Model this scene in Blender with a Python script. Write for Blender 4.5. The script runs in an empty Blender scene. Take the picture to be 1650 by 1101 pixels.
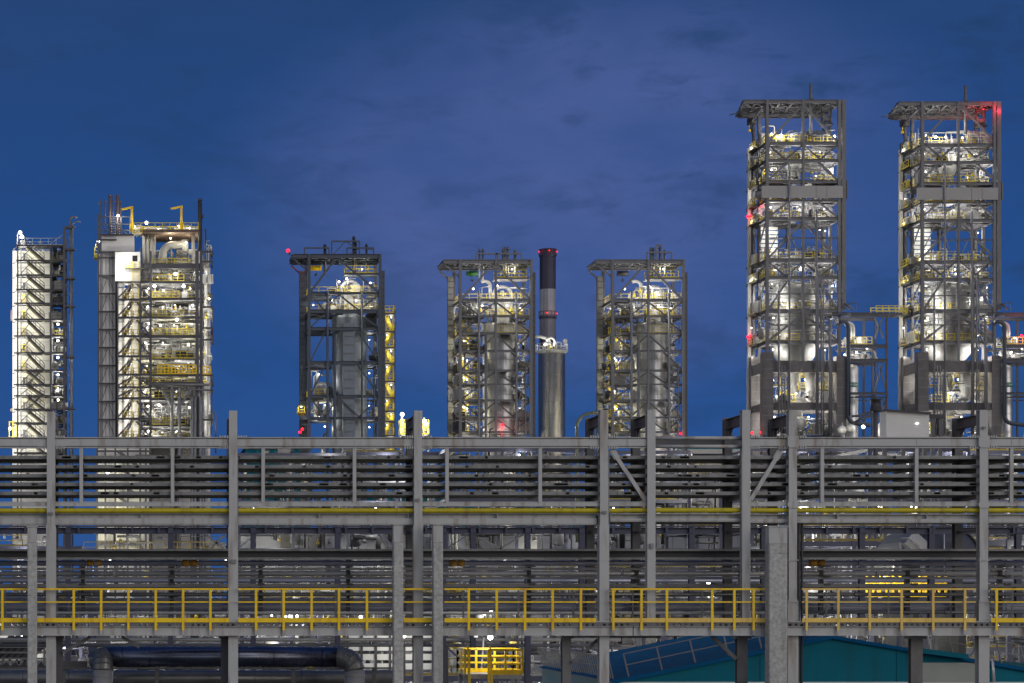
import bpy, math, random
from mathutils import Vector, Matrix
R = math.radians
SC = bpy.context.scene
COL = SC.collection

# ------------------------------------------------------------------ camera
F = 3440.0            # focal length in photo pixels
U0, V0 = 250.0, 960.0 # where the viewing axis meets the photo (level camera, lens shifted up and right)
ZC = 10.0             # camera height
cam_d = bpy.data.cameras.new("camera")
cam = bpy.data.objects.new("camera", cam_d); COL.objects.link(cam)
cam.location = (0, 0, ZC); cam.rotation_euler = (R(90), 0, 0)
cam_d.sensor_width = 36; cam_d.lens = F / 1650 * 36
cam_d.shift_x = (825 - U0) / 1650; cam_d.shift_y = (V0 - 550.5) / 1650
cam_d.clip_start = 0.5; cam_d.clip_end = 8000
SC.camera = cam

# ------------------------------------------------------------------ colour management
SC.view_settings.view_transform = 'Standard'; SC.view_settings.look = 'None'
SC.view_settings.exposure = 0.22; SC.view_settings.gamma = 1.0
SC.cycles.use_denoising = True
SC.cycles.max_bounces = 5; SC.cycles.diffuse_bounces = 3; SC.cycles.glossy_bounces = 3
SC.cycles.sample_clamp_indirect = 3.0; SC.cycles.sample_clamp_direct = 10.0
SC.cycles.use_light_tree = True

# ------------------------------------------------------------------ dusk sky
W = bpy.data.worlds.new("World"); SC.world = W; W.use_nodes = True
nt = W.node_tree; nt.nodes.clear()
def N(t, **k):
    n = nt.nodes.new(t)
    for a, b in k.items(): setattr(n, a, b)
    return n
L = nt.links.new
out = N('ShaderNodeOutputWorld'); bg = N('ShaderNodeBackground'); L(bg.outputs[0], out.inputs[0])
tc = N('ShaderNodeTexCoord'); sep = N('ShaderNodeSeparateXYZ'); L(tc.outputs['Generated'], sep.inputs[0])
def ramp(inp, pts, interp='B_SPLINE'):
    r = N('ShaderNodeValToRGB'); r.color_ramp.interpolation = interp
    e = r.color_ramp.elements
    while len(e) < len(pts): e.new(0.5)
    for el, (p, c) in zip(e, pts):
        el.position = p; el.color = (*c, 1)
    if inp is not None: L(inp, r.inputs[0])
    return r
def mrange(inp, a, b, c=0, d=1, smooth=True):
    m = N('ShaderNodeMapRange'); m.interpolation_type = 'SMOOTHSTEP' if smooth else 'LINEAR'
    L(inp, m.inputs[0])
    for i, v in enumerate((a, b, c, d)): m.inputs[i + 1].default_value = v
    return m.outputs[0]
def mixc(f, a, b, t='MIX'):
    m = N('ShaderNodeMix', data_type='RGBA', blend_type=t)
    if hasattr(f, 'links'): L(f, m.inputs[0])
    else: m.inputs[0].default_value = f
    for s, i in ((a, 6), (b, 7)):
        if hasattr(s, 'links'): L(s, m.inputs[i])
        else: m.inputs[i].default_value = (*s, 1)
    return m.outputs[2]
def mth(op, a, b):
    m = N('ShaderNodeMath', operation=op)
    for s, i in ((a, 0), (b, 1)):
        if hasattr(s, 'links'): L(s, m.inputs[i])
        else: m.inputs[i].default_value = s
    return m.outputs[0]
def noise(scale, detail, rough, sx, sy, sz, off=(0, 0, 0), dist=0.0):
    mp = N('ShaderNodeMapping'); L(tc.outputs['Generated'], mp.inputs[0])
    mp.inputs['Scale'].default_value = (sx, sy, sz); mp.inputs['Location'].default_value = off
    n = N('ShaderNodeTexNoise'); L(mp.outputs[0], n.inputs['Vector'])
    n.inputs['Scale'].default_value = scale; n.inputs['Detail'].default_value = detail
    n.inputs['Roughness'].default_value = rough; n.inputs['Distortion'].default_value = dist
    return n.outputs[0]
clear = ramp(sep.outputs[2], [(0.0, (0.018, 0.075, 0.240)), (0.10, (0.010, 0.062, 0.222)), (0.20, (0.011, 0.052, 0.184)), (0.30, (0.013, 0.042, 0.130)), (1.0, (0.010, 0.026, 0.09))], 'LINEAR')
hazeC = (0.062, 0.099, 0.272)
big = noise(2.6, 3, 0.5, 1.0, 1.0, 1.7, (0.37, 0.2, 0.14), 0.4)
fine = noise(9.0, 7, 0.58, 1.0, 1.0, 2.4, (1.3, 0.0, 2.2), 0.6)
wisp = noise(30.0, 6, 0.6, 1.0, 1.0, 2.6, (0.3, 0.7, 1.2), 0.3)
# high thin cloud lying over the middle and right of the sky
cx = mth('SUBTRACT', sep.outputs[0], 0.19); cz = mth('SUBTRACT', sep.outputs[2], 0.18)
ell = mth('ADD', mth('MULTIPLY', mth('MULTIPLY', cx, cx), 34.0), mth('MULTIPLY', mth('MULTIPLY', cz, cz), 105.0))
veil = mrange(ell, 0.0, 1.15, 1.0, 0.0)
cl = mth('ADD', mth('MULTIPLY', big, 0.75), mth('MULTIPLY', fine, 0.45))
mask = mth('MULTIPLY', mrange(cl, 0.40, 0.72, 0.35, 1.0), mth('ADD', mth('MULTIPLY', veil, 0.95), 0.10))
c1 = mixc(mask, clear.outputs[0], hazeC)
dk = mrange(mth('ADD', mth('MULTIPLY', fine, 0.62), mth('MULTIPLY', wisp, 0.38)), 0.48, 0.63)
dkz = mth('MULTIPLY', dk, mth('MULTIPLY', mth('MULTIPLY', mrange(sep.outputs[2], 0.04, 0.24, 0.45, 1.0), mrange(sep.outputs[0], 0.10, 0.36, 0.5, 1.0)), 0.95))
front = mixc(dkz, c1, (0.014, 0.044, 0.130))
# afterglow on the cloud bank behind the photographer: pale and even
back = mrange(sep.outputs[1], 0.25, -0.45)
up = mrange(sep.outputs[2], 0.0, 0.9, 1.0, 0.28)
glow = mixc(up, (0.10, 0.14, 0.26), (0.445, 0.455, 0.475))
# the brightest part of the afterglow lies low behind the photographer's right shoulder
vd = N('ShaderNodeVectorMath', operation='DOT_PRODUCT'); L(tc.outputs['Generated'], vd.inputs[0]); vd.inputs[1].default_value = (0.74, -0.66, 0.12)
lobe = mrange(vd.outputs['Value'], 0.90, 0.985)
glow = mixc(lobe, glow, (1.9, 1.72, 1.55))
domed = mixc(back, front, glow)
ground = mrange(sep.outputs[2], -0.06, -0.02)
domed2 = mixc(ground, (0.05, 0.05, 0.055), domed)
sky = N('ShaderNodeTexSky', sky_type='NISHITA'); sky.sun_disc = False
SUN_EL, SUN_AZ = 2.0, 146.0
sky.sun_elevation = R(SUN_EL); sky.sun_rotation = R(SUN_AZ)
tot = mixc(0.0012, domed2, sky.outputs[0], 'ADD')
L(tot, bg.inputs[0]); bg.inputs[1].default_value = 1.0

# one weak, very soft sun: the last glow from behind the camera
sd = bpy.data.lights.new("dusk_sun", 'SUN'); sd.energy = 0.30; sd.angle = R(32); sd.color = (1.0, 0.97, 0.94)
so = bpy.data.objects.new("dusk_sun", sd); COL.objects.link(so)
so.rotation_euler = (R(66), 0, R(34))

# ------------------------------------------------------------------ materials
MATS = {}
def mat(name, col, rough=0.6, metal=0.0, var=0.18, scale=1.2, stain=None, stain_amt=0.0, bump=0.0, emit=None, estr=0.0, spec=0.5, streak=4.0):
    if name in MATS: return MATS[name]
    m = bpy.data.materials.new(name); m.use_nodes = True
    t = m.node_tree; b = t.nodes['Principled BSDF']
    b.inputs['Roughness'].default_value = rough; b.inputs['Metallic'].default_value = metal
    b.inputs['Specular IOR Level'].default_value = spec
    g = t.nodes.new('ShaderNodeNewGeometry')
    n1 = t.nodes.new('ShaderNodeTexNoise'); n1.inputs['Scale'].default_value = scale; n1.inputs['Detail'].default_value = 6
    n1.inputs['Roughness'].default_value = 0.65
    t.links.new(g.outputs['Position'], n1.inputs['Vector'])
    cr = t.nodes.new('ShaderNodeValToRGB'); e = cr.color_ramp.elements
    e[0].position, e[1].position = 0.3, 0.7
    e[0].color = (*[c * (1 - var) for c in col], 1); e[1].color = (*[min(1, c * (1 + var)) for c in col], 1)
    t.links.new(n1.outputs[0], cr.inputs[0])
    last = cr.outputs[0]
    if stain:
        mp = t.nodes.new('ShaderNodeMapping'); mp.inputs['Scale'].default_value = (streak, streak, streak * 0.14)
        t.links.new(g.outputs['Position'], mp.inputs[0])
        n2 = t.nodes.new('ShaderNodeTexNoise'); n2.inputs['Scale'].default_value = 1.0; n2.inputs['Detail'].default_value = 7
        t.links.new(mp.outputs[0], n2.inputs['Vector'])
        r2 = t.nodes.new('ShaderNodeMapRange'); t.links.new(n2.outputs[0], r2.inputs[0])
        r2.inputs[1].default_value = 0.52; r2.inputs[2].default_value = 0.72; r2.inputs[4].default_value = stain_amt
        mx = t.nodes.new('ShaderNodeMix'); mx.data_type = 'RGBA'
        t.links.new(r2.outputs[0], mx.inputs[0]); t.links.new(last, mx.inputs[6]); mx.inputs[7].default_value = (*stain, 1)
        last = mx.outputs[2]
    t.links.new(last, b.inputs['Base Color'])
    if rough < 0.6:
        rr = t.nodes.new('ShaderNodeMapRange'); t.links.new(n1.outputs[0], rr.inputs[0])
        rr.inputs[3].default_value = rough * 0.75; rr.inputs[4].default_value = min(1, rough * 1.35)
        t.links.new(rr.outputs[0], b.inputs['Roughness'])
    if bump:
        bp = t.nodes.new('ShaderNodeBump'); bp.inputs['Strength'].default_value = bump; bp.inputs['Distance'].default_value = 0.02
        t.links.new(n1.outputs[0], bp.inputs['Height']); t.links.new(bp.outputs[0], b.inputs['Normal'])
    if emit:
        b.inputs['Emission Color'].default_value = (*emit, 1); b.inputs['Emission Strength'].default_value = estr
    MATS[name] = m
    return m
RUST = (0.16, 0.075, 0.035)
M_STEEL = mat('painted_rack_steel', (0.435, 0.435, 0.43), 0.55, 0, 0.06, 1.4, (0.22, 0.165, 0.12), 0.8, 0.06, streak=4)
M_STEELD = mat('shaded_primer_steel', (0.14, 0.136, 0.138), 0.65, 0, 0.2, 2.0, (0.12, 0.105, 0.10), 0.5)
M_TRAY = mat('galvanised_tray', (0.22, 0.22, 0.22), 0.5, 0.25, 0.22, 3.0, (0.1, 0.095, 0.09), 0.6)
M_TRAYB = mat('tray_floor', (0.025, 0.025, 0.027), 0.8, 0, 0.3, 3.0)
M_CABLE = mat('black_cable', (0.03, 0.03, 0.032), 0.6, 0, 0.4, 6.0)
M_CABLEG = mat('grey_cable', (0.2, 0.2, 0.205), 0.6, 0, 0.3, 6.0)
M_YPIPE = mat('olive_yellow_pipe', (0.50, 0.41, 0.010), 0.45, 0, 0.15, 1.5, (0.2, 0.13, 0.03), 0.5)
M_YEL = mat('yellow_paint', (0.97, 0.63, 0.008), 0.45, 0, 0.08, 2.0, (0.55, 0.25, 0.03), 0.55, streak=6)
M_YELF = mat('faded_yellow_paint', (0.80, 0.55, 0.13), 0.6, 0, 0.12, 1.2, (0.5, 0.3, 0.08), 0.6, streak=5)
M_LEM = mat('lemon_paint', (0.70, 0.54, 0.03), 0.55, 0, 0.1, 2.0)
M_ORG = mat('amber_sleeve', (0.50, 0.25, 0.03), 0.6, 0, 0.2, 4.0, (0.2, 0.1, 0.02), 0.5)
M_CONC = mat('concrete', (0.42, 0.415, 0.40), 0.9, 0, 0.3, 9.0, (0.2, 0.19, 0.185), 0.5, 0.35, streak=3)
M_CONCD = mat('tower_concrete', (0.15, 0.137, 0.138), 0.9, 0, 0.18, 0.5, (0.075, 0.066, 0.066), 0.6, 0.2, streak=0.8)
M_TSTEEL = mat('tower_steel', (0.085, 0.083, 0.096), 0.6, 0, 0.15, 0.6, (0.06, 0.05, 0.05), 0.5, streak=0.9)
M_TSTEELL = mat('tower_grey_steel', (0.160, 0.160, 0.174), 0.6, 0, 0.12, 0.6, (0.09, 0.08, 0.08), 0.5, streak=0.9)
M_TSTEELB = mat('blue_grey_steel', (0.058, 0.070, 0.094), 0.55, 0, 0.15, 0.6)
M_GRATE = mat('floor_grating', (0.065, 0.064, 0.066), 0.7, 0, 0.25, 1.0)  # darkened with the yard materials so the background looks unlit
M_WHITE = mat('white_cladding', (0.72, 0.71, 0.67), 0.6, 0, 0.06, 0.4, (0.5, 0.48, 0.42), 0.35, streak=0.7)
M_PANEL = mat('grey_panel', (0.20, 0.198, 0.195), 0.7, 0, 0.12, 0.4, (0.13, 0.125, 0.12), 0.6, streak=0.6)
M_BAND = mat('mid_grey_panel', (0.34, 0.325, 0.32), 0.6, 0, 0.05, 0.3)
M_LPANEL = mat('pale_grey_panel', (0.44, 0.425, 0.415), 0.7, 0, 0.08, 0.3, (0.32, 0.31, 0.30), 0.5, streak=0.6)
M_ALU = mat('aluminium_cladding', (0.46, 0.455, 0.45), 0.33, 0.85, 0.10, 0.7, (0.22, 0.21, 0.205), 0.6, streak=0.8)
M_ALUB = mat('bright_pipe_cladding', (0.62, 0.61, 0.60), 0.34, 0.7, 0.12, 2.0)
M_SHADEST = mat('sky_shaded_steel', (0.055, 0.058, 0.095), 0.6, 0, 0.15, 0.8)  # steel blued and darkened: sky-lit shade put into its colour
M_SILV = mat('silver_lagging', (0.52, 0.51, 0.50), 0.38, 0.35, 0.12, 2.0)
M_CABIN = mat('cabin_panel', (0.60, 0.585, 0.58), 0.7, 0, 0.05, 0.4)
M_ALUK = mat('dark_polished_cladding', (0.31, 0.295, 0.285), 0.31, 0.95, 0.1, 0.7, (0.16, 0.15, 0.145), 0.5, streak=.8)
M_UPIPE = mat('shaded_yard_pipe', (0.13, 0.13, 0.145), 0.5, 0.2, 0.2, 1.5)  # yard copy of the light pipe, darkened to hold the dusk shade
M_UDULL = mat('shaded_dark_pipe', (0.03, 0.03, 0.036), 0.5, 0.2, 0.2, 1.5)  # grey pipe copy, darkened the same way for the unlit yard
M_UEQ = mat('shaded_yard_machinery', (0.055, 0.055, 0.066), 0.55, 0.1, 0.2, 1.5)  # machinery grey with the yard's shade put into its colour
M_UYEL = mat('shaded_yard_yellow', (0.22, 0.16, 0.02), 0.6, 0, 0.15, 1.5)  # lemon paint darkened to look unlit in the yard
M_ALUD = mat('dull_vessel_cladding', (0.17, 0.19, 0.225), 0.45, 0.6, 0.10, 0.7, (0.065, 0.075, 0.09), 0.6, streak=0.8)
M_PIPEW = mat('light_pipe', (0.50, 0.49, 0.47), 0.45, 0.2, 0.15, 1.5)
M_PIPEG = mat('grey_pipe', (0.17, 0.17, 0.18), 0.45, 0.3, 0.2, 1.5)
M_PIPEB = mat('blue_metal_pipe', (0.36, 0.37, 0.45), 0.35, 0.3, 0.12, 2.0)
M_DUCTB = mat('navy_duct', (0.17, 0.185, 0.25), 0.26, 1.0, 0.15, 1.2, (0.10, 0.095, 0.11), 0.6, streak=1.5)
M_DUCTG = mat('dull_duct', (0.24, 0.235, 0.23), 0.36, 0.6, 0.2, 1.5)
M_EQ = mat('machinery_grey', (0.26, 0.255, 0.25), 0.55, 0.1, 0.2, 1.5, RUST, 0.25)
M_DARK = mat('dark_steel', (0.035, 0.034, 0.038), 0.6, 0, 0.3, 2.0)
M_NAVY = mat('chimney_navy', (0.022, 0.020, 0.05), 0.6, 0, 0.2, 0.4)
M_CHIMG = mat('chimney_grey', (0.24, 0.245, 0.30), 0.7, 0, 0.12, 0.5, (0.16, 0.16, 0.19), 0.5, streak=0.8)
M_TEAL = mat('teal_cladding', (0.003, 0.140, 0.200), 0.7, 0, 0.1, 0.3, (0.012, 0.095, 0.125), 0.7, streak=1, spec=0.15)
M_ROOF = mat('blue_roof', (0.002, 0.085, 0.21), 0.75, 0, 0.12, 0.4, (0.004, 0.065, 0.16), 0.4, streak=1, spec=0.1)
M_DOOR = mat('roller_door', (0.34, 0.36, 0.34), 0.6, 0, 0.08, 0.6)
M_RAILW = mat('galvanised_rail', (0.55, 0.55, 0.57), 0.4, 0.3, 0.1, 2.0)
M_BROWN = mat('rusty_brown_steel', (0.14, 0.095, 0.08), 0.7, 0, 0.25, 1.5, RUST, 0.6)
M_GREEN = mat('green_sign', (0.005, 0.12, 0.075), 0.5, 0, 0.05)
M_SIGNW = mat('sign_white', (0.55, 0.62, 0.6), 0.6, 0, 0.05)
M_WALLB = mat('shaded_pale_wall', (0.13, 0.135, 0.17), 0.8, 0, 0.1, 0.2, (0.09, 0.09, 0.115), 0.5, streak=0.4)  # pale walls with blue dusk shade put into their colour
M_GROUND = mat('yard_concrete', (0.11, 0.108, 0.105), 0.95, 0, 0.3, 0.08)
M_TANK = mat('dark_tank_paint', (0.022, 0.026, 0.048), 0.5, 0.2, 0.2, 0.6)
M_WIN = mat('dark_glass', (0.015, 0.016, 0.02), 0.15, 0, 0.1)
M_LAMP = mat('lamp_white', (0.9, 0.9, 0.85), 0.5, 0, 0, 1, emit=(1.0, 0.97, 0.86), estr=8)
M_LAMPR = mat('lamp_red', (0.6, 0.02, 0.03), 0.5, 0, 0, 1, emit=(1.0, 0.006, 0.022), estr=5)
M_LAMPO = mat('lamp_amber', (0.9, 0.4, 0.1), 0.5, 0, 0, 1, emit=(1.0, 0.35, 0.08), estr=10)

# ------------------------------------------------------------------ mesh builder
def _piece(fn):
    def run(s, *a, **k):
        v0, f0 = len(s.v), len(s.f); s.d += 1
        fn(s, *a, **k); s.d -= 1
        if s.d == 0: s.pc.append((v0, len(s.v), f0, len(s.f)))
        return s
    return run
class MB:
    def __init__(s): s.v = []; s.f = []; s.sm = []; s.pc = []; s.d = 0
    def __enter__(s): s.g0 = (len(s.v), len(s.f)); s.d += 1; return s      # several primitives, one piece
    def __exit__(s, *a): s.d -= 1; s.pc.append((s.g0[0], len(s.v), s.g0[1], len(s.f)))
    @_piece
    def face(s, vs, smooth=False):
        k = len(s.v); s.v.extend([tuple(p) for p in vs]); s.f.append(tuple(range(k, k + len(vs)))); s.sm.append(smooth)
    @_piece
    def box(s, x0, x1, y0, y1, z0, z1):
        k = len(s.v)
        s.v += [(x0, y0, z0), (x1, y0, z0), (x1, y1, z0), (x0, y1, z0), (x0, y0, z1), (x1, y0, z1), (x1, y1, z1), (x0, y1, z1)]
        for a in ((0, 3, 2, 1), (4, 5, 6, 7), (0, 1, 5, 4), (1, 2, 6, 5), (2, 3, 7, 6), (3, 0, 4, 7)):
            s.f.append(tuple(k + i for i in a)); s.sm.append(False)
        return s
    @_piece
    def bar(s, p, q, w, h=None, up=(0, 0, 1)):
        p, q = Vector(p), Vector(q); h = w if h is None else h
        d = q - p
        if d.length < 1e-6: return s
        d.normalize(); u = Vector(up)
        if abs(d.dot(u)) > 0.98: u = Vector((0, 1, 0))
        a = d.cross(u).normalized() * (w / 2); b = a.cross(d).normalized() * (h / 2)
        k = len(s.v)
        for c in (p, q): s.v += [tuple(c - a - b), tuple(c + a - b), tuple(c + a + b), tuple(c - a + b)]
        for f in ((0, 1, 2, 3), (7, 6, 5, 4), (0, 4, 5, 1), (1, 5, 6, 2), (2, 6, 7, 3), (3, 7, 4, 0)):
            s.f.append(tuple(k + i for i in f)); s.sm.append(False)
        return s
    @_piece
    def hsec(s, p, q, w, h, t=0.02, up=(0, 0, 1)):
        # rolled H section from p to q: flanges of width w, overall height h measured along up
        p, q = Vector(p), Vector(q); d = (q - p).normalized(); u = Vector(up)
        a = d.cross(u).normalized(); u = a.cross(d).normalized()
        o = u * (h / 2 - t / 2)
        s.bar(p + o, q + o, w, t, u); s.bar(p - o, q - o, w, t, u); s.bar(p, q, t, h - t, u)
        return s
    @_piece
    def tube(s, pts, r, n=8, caps=True, smooth=True):
        pts = [Vector(p) for p in pts]; m = len(pts); k = len(s.v)
        rs = r if isinstance(r, (list, tuple)) else [r] * m
        prev = None
        for i, p in enumerate(pts):
            t = (pts[min(i + 1, m - 1)] - pts[max(i - 1, 0)])
            if t.length < 1e-9: t = Vector((0, 0, 1))
            t.normalize()
            if prev is None:
                a = t.cross(Vector((0, 0, 1)))
                if a.length < 0.05: a = t.cross(Vector((0, 1, 0)))
            else: a = prev - t * prev.dot(t)
            a.normalize(); prev = a; b = t.cross(a)
            for j in range(n):
                g = 2 * math.pi * j / n
                s.v.append(tuple(p + (a * math.cos(g) + b * math.sin(g)) * rs[i]))
        for i in range(m - 1):
            for j in range(n):
                s.f.append((k + i * n + j, k + i * n + (j + 1) % n, k + (i + 1) * n + (j + 1) % n, k + (i + 1) * n + j)); s.sm.append(smooth)
        if caps:
            s.f.append(tuple(k + j for j in range(n))[::-1]); s.sm.append(False)
            s.f.append(tuple(k + (m - 1) * n + j for j in range(n))); s.sm.append(False)
        return s
    def cyl(s, p, q, r, n=10): return s.tube([p, q], r, n)
    @_piece
    def lathe(s, cx, cy, prof, n=28, smooth=True, a0=0, a1=2 * math.pi):
        # prof: list of (radius, z)
        k = len(s.v); full = abs(a1 - a0 - 2 * math.pi) < 1e-6; c = n if full else n + 1
        for r, z in prof:
            for j in range(c):
                g = a0 + (a1 - a0) * j / n
                s.v.append((cx + r * math.cos(g), cy + r * math.sin(g), z))
        for i in range(len(prof) - 1):
            for j in range(n):
                j2 = (j + 1) % c
                s.f.append((k + i * c + j, k + i * c + j2, k + (i + 1) * c + j2, k + (i + 1) * c + j)); s.sm.append(smooth)
        return s
    def ball(s, c, r, n=8, m=5):
        s.lathe(c[0], c[1], [(r * math.sin(math.pi * i / m) + 1e-5, c[2] - r * math.cos(math.pi * i / m)) for i in range(m + 1)], n)
        return s
    @_piece
    def rail(s, p, q, h=1.1, sp=1.5, w=0.07, toe=True, mids=1):
        p, q = Vector(p), Vector(q); d = q - p; n = max(1, round(d.length / sp)); z = Vector((0, 0, h))
        for i in range(n + 1):
            a = p + d * i / n; s.bar(a, a + z, w)
        s.bar(p + z, q + z, w)
        for i in range(mids):
            k = z * (i + 1) / (mids + 1); s.bar(p + k, q + k, w * 0.8)
        if toe: s.bar(p + Vector((0, 0, 0.08)), q + Vector((0, 0, 0.08)), 0.03, 0.15)
        return s

def thing(name, label, cat, loc, group=None):
    o = bpy.data.objects.new(name, None); COL.objects.link(o); o.location = loc
    o.empty_display_size = 0.5
    o['label'] = label; o['category'] = cat
    if group: o['group'] = group
    return o
def wloc(o):
    v = Vector(o.location)
    while o.parent is not None:
        o = o.parent; v = v + Vector(o.location)
    return v
NOSPLIT = {'lettering', 'tread', 'panel_seam', 'panel_joint', 'cladding_rib', 'slat', 'wall', 'stair_head', 'roller_door', 'punched_angle', 'tray_floor', 'stiffener', 'roof', 'decking', 'louvre_wall', 'side_rail', 'screen_panel', 'guard_rail_panel', 'gas_pipe', 'support_girder', 'white_wall', 'downpipe', 'straight_run'}
TOL = {'stair_tread': .45, 'stair_rail': .1, 'window': .05, 'ladder': .3, 'clad_shaft': .5}
COUNT = {}
def clusters(mb, tol):
    P_ = mb.pc; n = len(P_); bb = []
    for v0, v1, f0, f1 in P_:
        vs = mb.v[v0:v1]; bb.append([min(p[i] for p in vs) - tol / 2 for i in range(3)] + [max(p[i] for p in vs) + tol / 2 for i in range(3)])
    par = list(range(n))
    def find(i):
        while par[i] != i: par[i] = par[par[i]]; i = par[i]
        return i
    for i in range(n):
        a = bb[i]
        for j in range(i + 1, n):
            b = bb[j]
            if a[0] <= b[3] and b[0] <= a[3] and a[1] <= b[4] and b[1] <= a[4] and a[2] <= b[5] and b[2] <= a[5]:
                ri, rj = find(i), find(j)
                if ri != rj: par[rj] = ri
    out = {}
    for i in range(n): out.setdefault(find(i), []).append(i)
    return list(out.values())
def sub(mb, idx):
    r = MB()
    for i in idx:
        v0, v1, f0, f1 = mb.pc[i]; k = len(r.v) - v0
        r.v += mb.v[v0:v1]; r.f += [tuple(q + k for q in f) for f in mb.f[f0:f1]]; r.sm += mb.sm[f0:f1]; r.pc.append((0, 0, 0, 0))
    return r
def size(mb): 
    xs = [max(p[i] for p in mb.v) - min(p[i] for p in mb.v) for i in range(3)]; return sorted(xs)[1] * max(xs) + .02 * max(xs)
def part(name, mb, m, parent, label=None, kind=None, split=True):
    if not mb.v: return None
    if split and parent is not None and name not in NOSPLIT and len(mb.pc) > 1 and kind is None:
        cl = clusters(mb, TOL.get(name, .05))
        if len(cl) > 1:
            ms = sorted((sub(mb, c) for c in cl), key=size, reverse=True); key = (parent.name, name); o = None
            room = max(0, 99 - COUNT.get(key, 0)); rest = MB()
            for i, q in enumerate(ms):
                if i < room: o = part(name, q, m, parent, label, None, False)
                else:
                    k = len(rest.v); rest.v += q.v; rest.f += [tuple(t + k for t in f) for f in q.f]; rest.sm += q.sm
            part(name, rest, m, parent, label, 'stuff', False)
            return o
    if parent is not None and kind is None: COUNT[(parent.name, name)] = COUNT.get((parent.name, name), 0) + 1
    off = wloc(parent) if parent else Vector((0, 0, 0))
    me = bpy.data.meshes.new(name)
    me.from_pydata([(x - off.x, y - off.y, z - off.z) for x, y, z in mb.v], [], mb.f)
    me.polygons.foreach_set('use_smooth', mb.sm); me.materials.append(m); me.update()
    o = bpy.data.objects.new(name, me); COL.objects.link(o)
    if parent: o.parent = parent
    if label: o['label'] = label
    if kind: o['kind'] = kind
    return o
def solo(name, mb, m, label, cat, group=None):
    o = part(name, mb, m, None); o['label'] = label; o['category'] = cat
    if group: o['group'] = group
    return o
WHITE_L, WARM_L = (1.0, 0.98, 0.90), (1.0, 0.95, 0.66)
NL = [0]
LS = [1.0]      # strength of the plant's floodlights and added lights in the section being built
def light(parent, pos, power, col=WHITE_L, rad=0.25):  # also serves added lights that have no lamp body
    d = bpy.data.lights.new("lamp_or_fill_glow", 'POINT'); d.energy = power * LS[0]; d.color = col; d.shadow_soft_size = rad
    o = bpy.data.objects.new("lamp_or_fill_glow", d); COL.objects.link(o)
    o.parent = parent; o.location = Vector(pos) - wloc(parent); NL[0] += 1
    return o
def lamp(parent, pos, power, col=WHITE_L, r=0.16, m=None, name='floodlight', off=(0, -0.45, -0.25), bulb=True):
    if bulb:
        b = MB().ball(pos, r, 8, 5); part(name, b, m or M_LAMP, parent)
    if power: light(parent, Vector(pos) + Vector(off), power, col)
def px(u, Y): return (u - U0) * Y / F
def pz(v, Y): return ZC + (V0 - v) * Y / F
def P(u, v, Y): return Vector((px(u, Y), Y, pz(v, Y)))
def arc(c, r, a0, a1, n, ax=(1, 0, 0), bx=(0, 0, 1)):
    c = Vector(c); ax = Vector(ax); bx = Vector(bx)
    return [c + ax * (r * math.cos(a0 + (a1 - a0) * i / n)) + bx * (r * math.sin(a0 + (a1 - a0) * i / n)) for i in range(n + 1)]
# ------------------------------------------------------------------ ground
g = MB(); g.face([(-3000, -200, 0), (3000, -200, 0), (3000, 6000, 0), (-3000, 6000, 0)])
gr = part('ground', g, M_GROUND, None); gr['kind'] = 'structure'

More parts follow.
